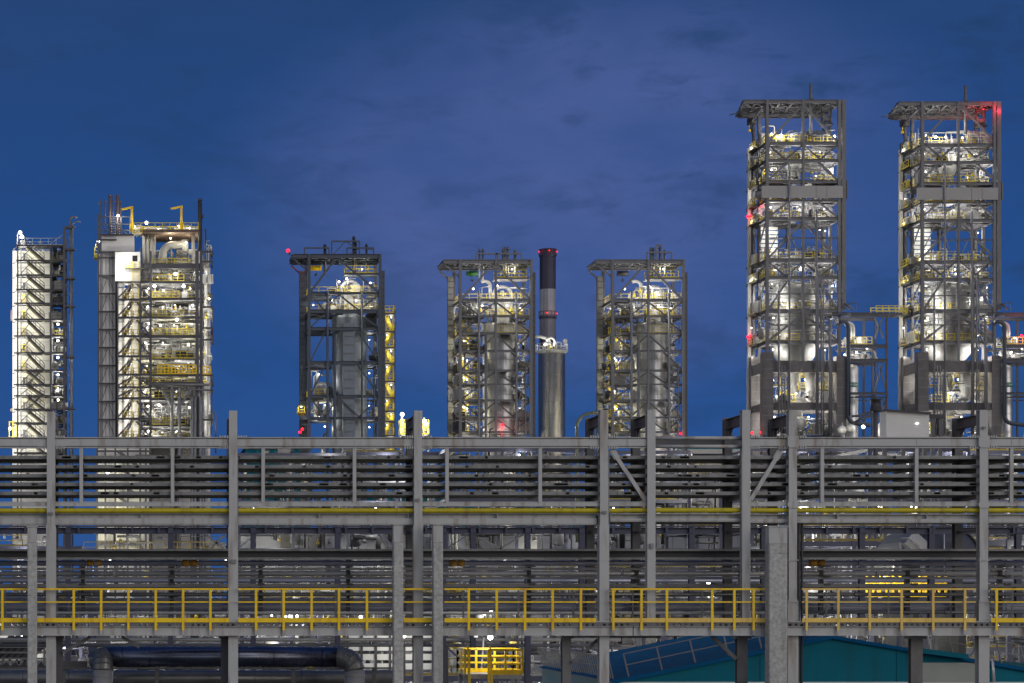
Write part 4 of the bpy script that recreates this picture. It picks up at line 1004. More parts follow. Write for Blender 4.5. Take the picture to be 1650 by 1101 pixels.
# ------------------------------------------------------------------ gantry towers C, D, E (mid height)
def gantry(du, seed, kind, label, vlabel):
    rg = random.Random(seed); dep = 8.2; YB_ = YF + dep
    cz = kind == 'C'
    dv = -9 if cz else 0
    uL, uM, uR = 741.5 + du, 799 + du, 856 + du
    root = thing('gantry_tower', label, 'steel tower', (X((uL + uR) / 2), YF + dep / 2, 0), 'three gantry towers in the middle')
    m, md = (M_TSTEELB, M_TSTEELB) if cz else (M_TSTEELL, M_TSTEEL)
    top = 418.5 + dv
    # columns
    def colm(u, y, vt, wpx, d=.5, mm=m, nm='column'):
        k = MB(); k.hsec((X(u), y, 0), (X(u), y, Z(vt)), wpx * 1.2 * K, d, .06, (0, 1, 0)); part(nm, k, mm, root)
    colm(uL, YF, top, 3.9); colm(uR, YF, top, 3.4)
    if not cz: colm(uM, YF, top, 2.9)
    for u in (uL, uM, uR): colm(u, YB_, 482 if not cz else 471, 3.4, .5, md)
    colm(uL, YF + 7.3, top + 2, 3.4, .5, md); colm(uR, YF + 7.3, top + 2, 3.4, .5, md)
    colm(uR + 5.0, YF + 1.2, 438 + dv * .3, 5.4, .8, m if cz else md, 'cable_riser')
    colm(uL - 6.5, YB_ - 1.2, 436 + dv, 7.6, 1.0, M_PANEL if not cz else m, 'cable_riser')
    k = MB(); z = 12
    while z < Z(440): k.box(X(uR + 2.6), X(uR + 7.4), YF + .7, YF + .8, z, z + .07); k.box(X(uL - 10.2), X(uL - 2.8), YB_ - 1.82, YB_ - 1.7, z, z + .08); z += 1.05
    part('riser_rung', k, M_DARK, root)
    # roof frame with overhang to the left
    k = MB(); uo = uL - 26.5; rdep = 7.0; YQ = YF + rdep
    xa, xb = X(uo), X(uR + 1); zt = Z(top)
    for y in (YF, YF + rdep * .33, YF + rdep * .66, YQ): k.hsec((xa + (y - YF) * .035, y, zt - .35), (xb, y, zt - .35), .4, .7, .06)
    for i in range(8): k.hsec((xa + (xb - xa) * i / 7, YF, zt - .35), (xa + (xb - xa) * i / 7, YQ, zt - .35), .3, .55, .05)
    for i in range(7):
        a, b_ = xa + (xb - xa) * i / 7, xa + (xb - xa) * (i + 1) / 7; k.bar((a, YF, zt - .5), (b_, YF + rdep * .33, zt - .5), .16); k.bar((b_, YF + rdep * .33, zt - .5), (a, YF + rdep * .66, zt - .5), .16)
    part('roof_frame', k, m, root)
    k = MB(); slab(k, xa + .3, xb - .3, YF + .3, YQ - .3, zt - .12, rg, 9, 5, .78); part('roof_deck', k, M_GRATE, root)
    k = MB()
    k.bar((X(uo + 2), YF + .2, zt - .8), (X(uL - 2), YF + .2, Z(top + 27)), .25)
    k.bar((X(uo + 2), YQ, zt - .8), (X(uL), YQ, Z(top + 30)), .25); part('overhang_strut', k, m, root)
    k = MB(); k.hsec((xa, YF + rdep * .5, zt - 1.0), (X(uL + 45), YF + rdep * .5, zt - 1.0), .35, .5, .05); part('hoist_beam', k, m, root)
    # hoist
    hu = uL + (14 if cz else 25)
    hh = thing('hoist', ('yellow' if cz else 'green' if du == 0 else 'dark') + ' hoist hanging under the roof of the ' + ('left' if cz else 'middle' if du == 0 else 'right') + ' gantry tower', 'hoist', (X(hu), YF + dep * .5, zt - 2), 'hoists under the gantry roofs')
    k = MB(); zz = zt - 1.3; y = YF + dep * .5
    k.box(X(hu) - .9, X(hu) + .9, y - .4, y + .4, zz - .75, zz); k.tube([(X(hu) - .5, y - .6, zz - .4), (X(hu) + .8, y - .6, zz - .4)], .3, 10); part('trolley', k, M_YEL if cz else mat('hoist_green', (.03, .13, .03), .5) if du == 0 else M_DARK, hh)
    k = MB(); k.cyl((X(hu), y, zz - .75), (X(hu), y, zz - 1.3), .05, 6); k.box(X(hu) - .2, X(hu) + .2, y - .15, y + .15, zz - 1.7, zz - 1.3); part('hook', k, M_DARK, hh)
    # frames and vents on the roof
    k = MB()
    if cz: fr = [(492, 531.5, 396.6), (536, 581, 385.8), (561, 604, 396.6)]; ve = [(525.5, 390), (572.5, 377), (575.5, 386), (593, 389)]
    elif du == 0: fr = [(770, 805, 406), (802, 843.5, 406)]; ve = [(776.5, 397), (782, 397), (815, 397), (818, 394), (822.5, 394), (834.5, 399.5)]
    else: fr = [(1047, 1087, 404), (1062, 1071, 392)]; ve = [(1055, 395), (1058, 395), (1069, 393), (1077, 399)]
    for a, b_, v in fr:
        z2 = Z(v); y = YF + 2
        for u in (a, b_): k.bar((X(u), y, zt), (X(u), y, z2), .2)
        k.bar((X(a), y, z2), (X(b_), y, z2), .24)
        if b_ - a > 40 and cz: k.bar((X(a), y, zt), (X((a + b_) / 2), y, z2), .14); k.bar((X(b_), y, zt + 1), (X((a + b_) / 2), y, z2), .14)
    part('davit_frame', k, m, root)
    for u, v in ve:
        k = MB(); k.cyl((X(u), YF + 2.6, zt - 3), (X(u), YF + 2.6, Z(v)), .16 if rg.random() < .5 else .24, 8); k.cyl((X(u), YF + 2.6, Z(v + 4)), (X(u), YF + 2.6, Z(v + 3.4)), .32, 8); part('vent_stack', k, M_PIPEG if not cz else M_DARK, root)
    # floors
    FL = [(473, 4), (502, 6), (530, 5.5), (585, 6), (639, 4.5), (674, 4)] if cz else [(484.5, 5), (510, 3.4), (537.5, 3.2), (566, 3.6), (597.5, 3.8), (619.5, 2.2), (645.5, 3.4), (673, 3), (696.5, 3)]
    vx, vr = X(uL + (69 if cz else 72)), 28.5 * K
    vy = YF + 4.6
    rails = MB()
    for i, (v, th) in enumerate(FL):
        z = Z(v)
        hbeam('floor_beam', root, (X(uL + 2), YF, z), (X(uR - 1.6), YF, z), th * K, .35, m)
        k = MB(); 
        k.hsec((X(uL), YB_, z), (X(uR), YB_, z), .3, th * K * .8, .05)
        for u in (uL, uR): k.hsec((X(u), YF + .25, z), (X(u), YB_ - .25, z), .3, th * K * .9, .05)
        for f in (.25, .5, .75): k.bar((X(uL), YF + dep * f, z), (vx - vr - .2, YF + dep * f, z), .2, .35)
        part('side_beam', k, md, root)
        k = MB(); kp = (.5 if i < 2 else .3)
        if cz: kp = .55 if i < 2 else .35
        slab(k, X(uL) + .2, X(uR) - .2, YF + .2, YB_ - .2, z + .1, rg, 7, 5, kp, [(vx, vy, vr + .5)]); part('floor', k, M_GRATE, root)
        if not cz or i in (0, 1, 4):
            r_ = MB(); r_.rail((X(uL + 3), YF + dep * .2, z + .2), (X(uL + (30 if i > 1 else 100)), YF + dep * .2, z + .2), 1.1, 1.4, .08)
            r_.rail((X(uL + .4), YF + .4, z + .2), (X(uL + .4), YB_ - 1, z + .2), 1.1, 1.4, .08)
            if i < 3: r_.rail((X(uM + 4), YF + .5, z + .2), (X(uR - 3), YF + .5, z + .2), 1.1, 1.2, .08)
            part('guard_rail', r_, M_LEM, root)
    pats = ['A', 'V', 'a', 'V', 'a', 'V', 'a', 'V', 'V'] if not cz else ['A', 'V', 'a', 'a', 'a', 'V', 'a']
    prev = top + 6
    for (v, th), p in zip(FL, pats):
        um = uM if not cz else uL + 48
        if p == 'A': braces(root, 'A', uL + 2, um - 4, uR - 2, prev, v - 2, m, 3.6)
        else: braces(root, p, uL + 2, um, uR - 2, prev + 2, v - 2, m if cz else md, 2.3)
        prev = v
    # vertical pipes in front
    k = MB()
    for u, v, r_ in ((uL + 29.5, 470, 2.0), (uL + 41, 540, 2.4), (uL + 85, 470, 1.7) if cz else (uL + 90, 474, 1.9), (uR - 3, 500, 1), (uR - 10, 590, 1.2)):
        k.cyl((X(u), YF - .35, 8), (X(u), YF - .35, Z(v)), r_ * K, 8)
    part('riser_pipe', k, M_PIPEG if not cz else m, root)
    # upper platform on the right with railings, stairs on the left
    v = 446 + dv * .8; r_ = MB(); zz = Z(v)
    r_.rail((X(uM + 3), YF + .8, zz), (X(uR - 6), YF + .8, zz), 1.2, 1.1, .1); r_.rail((X(uM + 3), YF + 4, zz), (X(uR - 6), YF + 4, zz), 1.2, 1.1, .1); part('guard_rail', r_, M_LEM, root)
    k = MB(); k.box(X(uM + 1), X(uR - 1), YF + .5, YF + 4.4, zz - .2, zz - .05); k.hsec((X(uM), YF + .1, zz - .3), (X(uR - 2), YF + .1, zz - .3), .25, .35, .04); part('hoist_platform', k, m, root)
    tr, stg = MB(), MB(); prev = 502
    if not cz:
        zz = [Z(v) for v, _ in FL][1:]
        for i in range(len(zz) - 1):
            a, b_ = (X(uL + 4), X(uL + 21)) if i % 2 else (X(uL + 21), X(uL + 4))
            stair(tr, stg, (a, YF + dep * .62, zz[i + 1]), (b_, YF + dep * .62, zz[i]), 1.0)
        part('stair_tread', tr, M_GRATE, root); part('stair_rail', stg, M_LEM, root)
    # clutter
    c = newc()
    zs = [Z(v) for v, _ in FL]
    for i, z in enumerate(zs):
        h = (Z(top + 8) if i == 0 else zs[i - 1]) - z; h = min(h, 5.2)
        if i == 0:
            clutter(c, X(uL + 28), X(uR - 3), YF + 1, YB_ - 1, z + .2, z + 2.6, 16, rg, .16)
        elif i == 1: clutter(c, X(uL + (26 if cz else 3)), X(uR - 3), YF + 1, YB_ - 1, z + .2, z + h * .95, 40, rg, .2)
        elif cz:
            clutter(c, X(uR - 16), X(uR - 2), YF + 1, YB_ - 1, z + .2, z + h * .95, 5, rg, .15)
            if i >= 4: clutter(c, X(uL + 3), X(uL + 38), YF + 1.5, YB_ - 2, z + .2, z + h * .9, 16, rg, .22)
        else:
            clutter(c, X(uL + 3), X(uL + 40), YF + 1.5, YB_ - .8, z + .2, z + h * .95, 13, rg, .16)
            clutter(c, X(uR - 20), X(uR - 2), YF + 1, YB_ - 1, z + .2, z + h * .95, 10, rg, .15)
            clutter(c, X(uL - .8), X(uL + 2), YF + 1, YB_ - 3, z + .2, z + h * .95, 5, rg, .12)
    put(c, root)
    # lamps
    pw = 560 if cz else 950
    def LP(u, y, z, p, **kw): lamp(root, (X(u), YF + y, z), p, **kw)
    z0 = zs[0]
    LP(uL + (50 if cz else 24), 2.0, z0 + 2.2, pw * .6, r=.16); LP(uM + 4, 1.2, z0 + 2.6, pw, r=.14); LP(uR - 14, 2.0, z0 + 2.0, pw * .8, r=.14); LP(uM + 30, 2.5, Z(446) + 1.6, pw * .6, r=.12, col=WARM_L)
    LP(uM + 10, 7, z0 + 2.5, pw * .5, bulb=False); LP(uM + 14, 1.0, z0 + 1.6, pw * .7, bulb=False)
    LP(uM + 20, 1.5, zs[1] + 2.0, pw * .9, r=.12); LP(uM - 18, 2.5, zs[1] + 2.1, pw * .9, r=.12); LP(uR - 10, 5, zs[1] + 2, pw * .6, r=.12, col=WARM_L); LP(uL + 12, 7, zs[1] + 2, pw * (.3 if cz else .8), r=.12)
    for i, z in enumerate(zs[2:]):
        if cz:
            LP(uR - 9, 8.5, z - .8, pw * .5, r=.1)
            if i >= 2: LP(uL + 18, 4, z - .9 + (5 if i == 2 else 1.5), pw * .8, r=.14); LP(uL + 30, 6, z - .9, pw * .4, r=.12, col=WARM_L)
        else:
            LP(uL + 12, 4.5, z - .7, pw * .62, r=.15, col=WHITE_L if i % 2 else WARM_L); LP(uL + 22, 7.5, z - .7, pw * .6, r=.12, col=WARM_L)
            LP(uR - 8, 6.5, z - .7, pw * .4, r=.1)
            if i % 2: LP(uL - 4, 9.5, z - .7, pw * .35, r=.1, col=WARM_L)
    if not cz: LP(uL + 60, 1.0, Z(692), pw * .5, r=.12, col=WARM_L)
    # vessel inside
    vs = thing('process_vessel', vlabel, 'vessel', (vx, vy, 0), 'vessels inside the gantry towers')
    ztop = Z(516 if not cz else 504)
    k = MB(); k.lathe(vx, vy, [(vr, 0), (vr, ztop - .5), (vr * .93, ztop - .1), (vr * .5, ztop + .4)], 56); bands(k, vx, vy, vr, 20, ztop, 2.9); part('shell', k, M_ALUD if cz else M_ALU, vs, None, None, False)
    r2 = 14.5 * K; zd = Z(471 if not cz else 459)
    k = MB(); k.lathe(vx + .3, vy, [(r2, ztop)] + [(r2, zd - r2 * .55)] + [(r2 * math.cos(a), zd - r2 * .55 + r2 * .55 * math.sin(a)) for a in (.3, .6, .9, 1.2, 1.5)] + [(.02, zd)], 32); k.cyl((vx + .3, vy, zd - .1), (vx + .3, vy, zd + .9), .35, 10); k.cyl((vx - .6, vy - .4, zd - .2), (vx - .6, vy - .4, zd + .6), .2, 8); part('head', k, M_PIPEW, vs)
    k = MB(); rr = 14.5 * K; k.tube([(vx - rr, vy - 2, ztop)] + arc((vx, vy - 2, Z(473 + dv)), rr, math.pi, 0, 14) + [(vx + rr, vy - 2, Z(540))], .3, 10); part('overhead_pipe', k, M_PIPEG, vs)
    if not cz:
        k = MB(); rr = 9 * K; k.tube(arc((X(uL + 45), vy - 1, Z(457)), rr, 2.2, -.2, 10) + [(X(uL + 54.5), vy - 1, Z(484))], .28, 10); part('overhead_pipe', k, M_PIPEW, vs)
    k = MB(); ladder(k, vx - .3, vy - vr - .35, 12, ztop); part('ladder', k, M_PIPEG, vs)
    return root, zs, (vx, vy, vr)
RD, ZD, VD = gantry(0, 101, 'D', 'grey gantry tower beside the chimney, open steel frame round a silver vessel', 'tall silver clad vessel in the gantry tower beside the chimney')
RE, ZE, VE = gantry(245.5, 202, 'E', 'gantry tower right of the chimney with orange streaks on its silver vessel', 'silver clad vessel with an orange reflected streak, right of the chimney')
RC, ZCC, VC = gantry(-243.5, 303, 'C', 'dark bluish gantry tower with a red warning light at its left tip', 'dull blue grey vessel in the dark gantry tower with the red light')
def red(root, pos, p=90, r=.3): lamp(root, pos, p * .7, (1, .03, .08), r * .72, M_LAMPR, 'warning_light', (0, -.5, -.1))
red(RC, (X(464.5), YF + .5, Z(403.5)), 150, .42); red(RC, (X(487), YF - .4, Z(692)), 60, .3); red(RC, (X(483), YF - .4, Z(697)), 60, .3); light(RC, (X(480), YF + 5, Z(415)), 130, (1, .05, .1)); light(RC, (X(515), YF + 5, Z(413)), 90, (1, .05, .1))
k = MB(); k.bar((X(467), YF, Z(410)), (X(464.5), YF + .5, Z(404)), .22); k.bar((X(484), YF - .3, Z(699)), (X(489), YF - .3, Z(690)), .1); part('lamp_bracket', k, M_DARK, RC)
red(RD, (X(809), YF - .4, Z(685.5)), 160, .3); light(RD, (X(812), YF + .6, Z(684)), 110, (1, .04, .08))
red(RE, (X(1096), YF - .3, Z(699)), 60, .25)

for v in (522, 540, 558, 577, 596, 615, 634, 650): light(RE, (X(1049.5), YF + 2.15, Z(v)), 13, (1, .36, .12), .1)  # amber lights added, no lamp there: they make the vessel's orange streak
for v in (524, 536, 549, 562, 575, 588, 601, 614, 628, 642, 656): light(RE, (X(1074), YF + 2.6, Z(v)), 14, (1, .98, .94), .12); light(RD, (X(790.5), YF + 3.1, Z(v)), 10, (1, .96, .88), .12); light(RD, (X(823), YF + 2.0, Z(v)), 5, (1, .96, .92), .12)  # unseen white lights added for bright vertical streaks on both vessels
for v in (518, 528, 540): light(RE, (X(1082), YF + 4.0, Z(v)), 12, (1, .05, .06), .1)  # unseen red lights close to the right vessel's edge
for v in (520, 530, 560): light(RD, (X(803), YF + 2.15, Z(v)), 9, (1, .30, .16), .1)  # unseen orange lights close to the middle vessel
# dark ribbed shaft in front of vessel C, small equipment decks at its lower left
k = MB(); k.box(X(553), X(572), YF + .3, YF + 1.6, 0, Z(520)); part('cable_shaft', k, M_ALUD, RC)
k = MB()
for v in range(528, 700, 14): k.box(X(555), X(570), YF + .18, YF + .295, Z(v), Z(v) + .18)
part('shaft_rung', k, M_TSTEELL, RC)
k = MB(); k.rail((X(482), YF + 2, Z(664)), (X(492), YF + 2, Z(664)), 1.1, 1, .1); k.rail((X(482), YF + .4, Z(664)), (X(482), YF + 5, Z(664)), 1.1, 1, .1); k.box(X(482), X(493), YF + .2, YF + 5, Z(665.5), Z(664.3)); part('side_balcony', k, M_LEM, RC)
lamp(RC, (X(486), YF + 1, Z(655)), 260, r=.12)
# caged stair tower right of C
LS[0] = 0.75
st = thing('stair_tower', 'narrow lit stair tower with yellow railings right of the dark gantry tower', 'stair tower', (X(629), YF + 3, 0))
lv = [497, 503, 532, 558, 584, 612.6, 639, 660.5, 677.5, 700, 725]
k = MB()
for u in (620.5, 637.5):
    for y in (YF + 1, YF + 4.4): k.bar((X(u), y, 0), (X(u), y, Z(498)), .22)
part('column', k, M_TSTEEL, st)
tr, sg_, fb, rl = MB(), MB(), MB(), MB()
for i, v in enumerate(lv[1:]):
    fb.box(X(620), X(638), YF + .95, YF + 4.5, Z(v) - .3, Z(v))
    rl.rail((X(621), YF + 1, Z(v)), (X(637), YF + 1, Z(v)), 1.15, .8, .1); rl.rail((X(621), YF + 4.4, Z(v)), (X(637), YF + 4.4, Z(v)), 1.15, 1.6, .1); rl.rail((X(637.4), YF + 1, Z(v)), (X(637.4), YF + 4.4, Z(v)), 1.15, 1.6, .1)
    if i < len(lv) - 2:
        z1, z0 = Z(v), Z(lv[i + 2]); stair(tr, sg_, (X(623), YF + 1.5, z0), (X(635), YF + 1.5, z1), .9) if i % 2 else stair(tr, sg_, (X(635), YF + 3, z0), (X(623), YF + 3, z1), .9)
        for u in (623.5, 634.5): sg_.bar((X(u), YF + 1.1, z0), (X(u), YF + 1.1, z1 - .3), .13)
        lamp(st, (X(626 if i % 2 else 633), YF + 2.4, z1 - .55), 190, WARM_L if i % 2 else WHITE_L, .1, off=(0, -.3, -.5))
part('landing', fb, M_TSTEEL, st); part('guard_rail', rl, M_LEM, st); part('stair_tread', tr, M_GRATE, st); part('stair_rail', sg_, M_LEM, st)
LS[0] = 0.6
# two lit lamp towers behind the third rack post
for nm, u0, u1, vt, lu, lab in (('a', 645, 655, 676, 648, 'small yellow railed lamp deck left of the third rack post'), ('b', 679, 691, 676, 684, 'small yellow railed lamp deck right of the third rack post')):
    Yq = 260.0; o = thing('lamp_deck', lab, 'lamp deck', (px((u0 + u1) / 2, Yq), Yq, 0), 'lit lamp decks by the third rack post')
    k = MB(); xa, xb = px(u0, Yq), px(u1, Yq)
    for v in (700, 690): k.rail((xa, Yq, pz(v, Yq)), (xb, Yq, pz(v, Yq)), 1.0, .4, .07); k.rail((xa, Yq + 1.5, pz(v, Yq)), (xb, Yq + 1.5, pz(v, Yq)), 1.0, .4, .07)
    part('guard_rail', k, M_LEM, o)
    k = MB(); k.box(xa, xb, Yq, Yq + 1.5, pz(700, Yq) - .2, pz(700, Yq)); k.box(xa, xa + .15, Yq, Yq + .15, 0, pz(690, Yq)); k.box(xb - .15, xb, Yq, Yq + .15, 0, pz(690, Yq)); k.box(px(lu - 1, Yq), px(lu + 2, Yq), Yq + .6, Yq + .9, pz(700, Yq), pz(vt - 4, Yq)); part('frame', k, M_PIPEW, o)
    lamp(o, P(lu, 668 if nm == 'a' else 679, Yq - .2), 420, r=.24); lamp(o, P(lu + 3, 683, Yq - .1), 300, r=.2, bulb=(nm == 'b'))
LS[0] = 0.68
# ------------------------------------------------------------------ the two tall towers
def tall(du, dv, seed, label, vlab, where):
    rg = random.Random(seed); dep = 8.4; YB_ = YF + dep
    U = lambda u: X(u + du)
    Zq = lambda v: Z(v) + (-dv * K if v < 480 else 0)
    uL, uM, uR = 1236, 1294, 1352
    root = thing('reactor_tower', label, 'steel tower', (U(1294), YF + dep / 2, 0), 'two tall towers on the right')
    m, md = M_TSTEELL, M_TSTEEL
    top = 161
    def colm(u, y, vt, vb, wpx, d=.5, mm=m, nm='column'):
        k = MB(); zb = 0 if vb is None else Z(vb); k.hsec((U(u), y, zb), (U(u), y, Zq(vt)), wpx * 1.2 * K, d, .06, (0, 1, 0)); part(nm, k, mm, root)
    colm(uL, YF, top, 575, 3.9); colm(uM, YF, top, 585, 2.8); colm(uR, YF, top, 578, 3.6)
    for u in (uL, uM, uR): colm(u, YB_, 229, 575, 3.6, .5, md)
    colm(uL, YF + 7.9, top + 3, 575, 3.2, .5, md); colm(uR, YF + 7.9, top + 3, 575, 3.2, .5, md)
    for u in (uL, uR): colm(u, YF + dep * .55, top + 3, 575, 3.6, .5, md)
    colm(1361.0, YF + .6, 160, 500, 5.4, .7, m, 'cable_riser')
    k = MB(); k.box(U(1365.2), U(1367.2), YF + .2, YF + .9, Zq(318), Zq(290)); k.box(U(1363.8), U(1365.2), YF + .4, YF + .8, Zq(321), Zq(287)); part('expansion_box', k, m, root)
    k = MB(); z = Z(495)
    while z < Zq(165): k.box(U(1355), U(1358.4), YF + .2, YF + .35, z, z + .1); z += 1.1
    part('riser_bracket', k, md, root)
    # pale strip along the rear left corner
    k = MB(); k.box(U(1236) - .95, U(1236) - .35, YB_ - .4, YB_ + .1, 0, Zq(222)); part('corner_panel', k, M_LPANEL, root)
    # concrete legs and table below
    for u, w, vt in ((1237, 17, 568), (1355, 16, 574)):
        for y in (YF - .3, YB_ - 1.8):
            k = MB(); k.box(U(u - w / 2), U(u + w / 2), y, y + 1.7, 0, Z(vt)); z = Z(700)
            part('concrete_leg', k, M_CONCD, root)
            k = MB()
            for v in range(580, 705, 15): k.box(U(u - w / 2) - .04, U(u + w / 2) + .04, y - .05, y - .005, Z(v) - .07, Z(v) + .07)
            part('cable_strap', k, M_TSTEELL, root)
    for v0, v1 in ((582, 600), (649, 661)):
        k = MB(); k.box(U(1245.5), U(1347), YF - .1, YF + .9, Z(v1), Z(v0)); part('concrete_beam', k, M_CONCD, root)
        k = MB()
        for u in (1237, 1355): k.box(U(u - 6), U(u + 6), YF + 1.41, YB_ - 1.81, Z(v1), Z(v0))
        k.box(U(1245.5), U(1347), YB_ - 1.4, YB_ - .4, Z(v1), Z(v0)); part('concrete_beam', k, M_CONCD, root)
    k = MB(); k.box(U(1246), U(1286), YF + 1, YB_ - 1.5, Z(583), Z(580)); k.box(U(1305), U(1347), YF + 1, YB_ - 1.5, Z(583), Z(580)); part('concrete_table', k, M_CONCD, root)
    k = MB(); k.box(U(1226), U(1236), YB_ - .28, YB_ + .1, 0, Z(590)); k.box(U(1234.5), U(1260), YB_ + .12, YB_ + .4, 0, Z(600)); part('lower_wall', k, M_LPANEL, root)
    # roof
    rdep = 8.4; YQ = YF + rdep; zt = Zq(top); xa, xb = U(1198), U(1356)
    k = MB()
    for y in (YF, YF + rdep * .33, YF + rdep * .66, YQ): k.hsec((xa + (y - YF) * .14, y, zt - .3), (xb, y, zt - .3), .35, .6, .05)
    k.hsec((xa + 1.1, YQ - 1, zt - 1.0), (xb, YQ - 1, zt - 1.0), .4, .7, .05)
    for i in range(9): k.hsec((xa + (xb - xa) * i / 8, YF + .2, zt - .3), (xa + (xb - xa) * i / 8 + 1.5 * (8 - i) / 8, YQ, zt - .3), .3, .5, .05)
    for i in range(8):
        a, b_ = xa + (xb - xa) * i / 8, xa + (xb - xa) * (i + 1) / 8; k.bar((a, YF, zt - .6), (b_, YF + rdep * .33, zt - .6), .15); k.bar((b_, YF + rdep * .66, zt - .6), (a, YQ, zt - .6), .15)
    part('roof_frame', k, m, root)
    k = MB(); slab(k, xa + 1.7, xb - .3, YF + .3, YQ - .3, zt - .02, rg, 12, 5, .55); part('roof_deck', k, M_GRATE, root)
    k = MB(); k.cyl((U(1309.5), YF + 1, Zq(212)), (U(1309.5), YF + 1, Zq(133)), .25, 10); k.cyl((U(1309.5), YF + 1, Zq(158)), (U(1309.5), YF + 1, Zq(157)), .42, 10); part('vent_mast', k, M_PIPEG, root)
    k = MB(); k.bar((xa + 3.2, YF, zt - .8), (U(uL), YF, Zq(190)), .22); k.bar((xa + 3, YQ, zt - .8), (U(uL), YQ, Zq(200)), .22); k.bar((U(1215), YQ - 1, zt - 1), (U(1205), YQ - 1, zt - 1), .3); k.bar((U(1231), YF + 1, Zq(172)), (U(1221), YF + 5, Zq(190)), .2); part('overhang_strut', k, md, root)
    hh = thing('hoist', 'yellow hoist trolley under the roof of the ' + where + ' tall tower', 'hoist', (U(1225), YB_ - 3.2, Zq(187)), 'hoist trolleys on the tall towers')
    k = MB(); k.box(U(1219), U(1232), YB_ - 3.7, YB_ - 2.7, Zq(190), Zq(180)); k.tube([(U(1221), YB_ - 3.9, Zq(186)), (U(1230), YB_ - 3.9, Zq(186))], .35, 10); part('trolley', k, M_DARK, hh)
    k = MB(); k.cyl((U(1222), YB_ - 3.2, Zq(190)), (U(1222), YB_ - 3.2, Zq(198)), .07, 6); k.box(U(1220), U(1224), YB_ - 3.4, YB_ - 3.0, Zq(201), Zq(198)); part('hook', k, M_YEL, hh)
    w = thing('winch', 'yellow winch drum high in the ' + where + ' tall tower', 'winch', (U(1336), YF + 2, Zq(195)), 'winches in the tall towers')
    k = MB(); k.tube([(U(1331), YF + 2, Zq(189)), (U(1344), YF + 2, Zq(189))], .42, 16); k.tube([(U(1331), YF + 2, Zq(189)), (U(1332), YF + 2, Zq(189))], .6, 16); k.tube([(U(1343), YF + 2, Zq(189)), (U(1344), YF + 2, Zq(189))], .6, 16); part('drum', k, M_EQ, w)
    k = MB(); k.box(U(1329), U(1346), YF + 1, YF + 3, Zq(198), Zq(196.5)); k.bar((U(1330), YF + 2, Zq(196)), (U(1330), YF + 2, Zq(165)), .15); k.bar((U(1345), YF + 2, Zq(196)), (U(1345), YF + 2, Zq(165)), .15); part('frame', k, M_DARK, w)
    # floors
    FL = [(231.5, 6), (259.5, 5.5), (293, 4.5), (324, 3.5), (353, 6), (384, 1.8), (420, 6.5), (448, 6), (474, 2), (502, 7), (524, 2), (551.5, 6)]
    holes = {0: 12, 1: 12, 2: 9}
    cx, cy = U(1294), YF + 4.7
    big = 38 * K
    zs = []
    for i, (v, th) in enumerate(FL):
        z = Zq(v); zs.append(z)
        hbeam('floor_beam', root, (U(uL + 2), YF + .02, z), (U(uR - 1.8), YF + .02, z), th * K, .4, m)
        if th < 3: continue
        k = MB(); k.hsec((U(uL), YB_, z), (U(uR), YB_, z), .35, th * K * .8, .05)
        for u in (uL, uR): k.hsec((U(u), YF + .25, z), (U(u), YB_ - .25, z), .35, th * K * .9, .05)
        for f in (.3, .55, .8): k.bar((U(uL), YF + dep * f, z), (U(uL + 40), YF + dep * f, z), .2, .4); k.bar((U(uR - 36), YF + dep * f, z), (U(uR), YF + dep * f, z), .2, .4)
        k.bar((U(uL), YB_, z), (U(uL) - 1.1, YB_, z), .3, .4)
        part('side_beam', k, md, root)
        k = MB(); hr = 1.9 if i < 3 else big + .3 if i >= 7 else 1.0
        slab(k, U(uL) + .2, U(uR) - .2, YF + .25, YB_ - .2, z + .15, rg, 8, 6, .72 if i < 7 else .8, [(cx, cy, hr)]); part('floor', k, M_GRATE, root)
        r_ = MB()
        r_.rail((U(uL + 3), YF + .5, z + .3), (U(uL + 3 + rg.uniform(30, 106)), YF + .5, z + .3), 1.15, 1.3, .08); r_.rail((U(uL), YF + .5, z + .3), (U(uL), YB_ - .5, z + .3), 1.15, 1.3, .09)
        r_.rail((U(uL) - .7, YB_ - 4, z + .3), (U(uL) - .7, YB_ - .5, z + .3), 1.15, 1.3, .09); r_.rail((U(uR - 34), YF + 2, z + .3), (U(uR - 2), YF + 2, z + .3), 1.15, 1.3, .08)
        part('guard_rail', r_, M_LEM, root)
        k = MB(); k.box(U(uL) - .75, U(uL) - .2, YB_ - 4, YB_ - .3, z + .16, z + .28); part('side_balcony', k, M_GRATE, root)
    prev = 166
    pats = ['A', 'V', 'a', None, 'a', None, None, 'V', None, 'a', None, 'A']
    pm = {6: ('A', 357, 416)}
    for i, ((v, th), p) in enumerate(zip(FL, pats)):
        if i in pm: braces(root, *[pm[i][0], uL + 2 + du, uM + du, uR - 2 + du, pm[i][1] - dv, pm[i][2] - dv], m, 3.2); braces(root, 'V', uL + 2 + du, uM + du, uR - 2 + du, 358 - dv, 416 - dv, md, 1.2, YB_)
        elif p:
            t0 = 506 if p == 'A' and i == 11 else (452 if i == 9 else prev + 2)
            off = dv if v < 480 else 0
            braces(root, p, uL + 2 + du, uM + du, uR - 2 + du, t0 - off, v - 2.5 - off, m if p in 'Aa' else md, 3.2 if p != 'V' else 2.6)
        prev = v
    pv = 236
    for (v, th) in FL[1:]:      # lighter bracing in the middle and rear planes
        if th < 3: continue
        o_ = dv if v < 480 else 0
        braces(root, 'V', uL + 2 + du, uM + du, uR - 2 + du, pv - o_, v - 2 - o_, md, 1.1, YB_ - .1)
        braces(root, 'a', uL + 2 + du, uM + du, uR - 2 + du, pv - o_, v - 2 - o_, md, 1.2, YF + 2.4); pv = v + 3
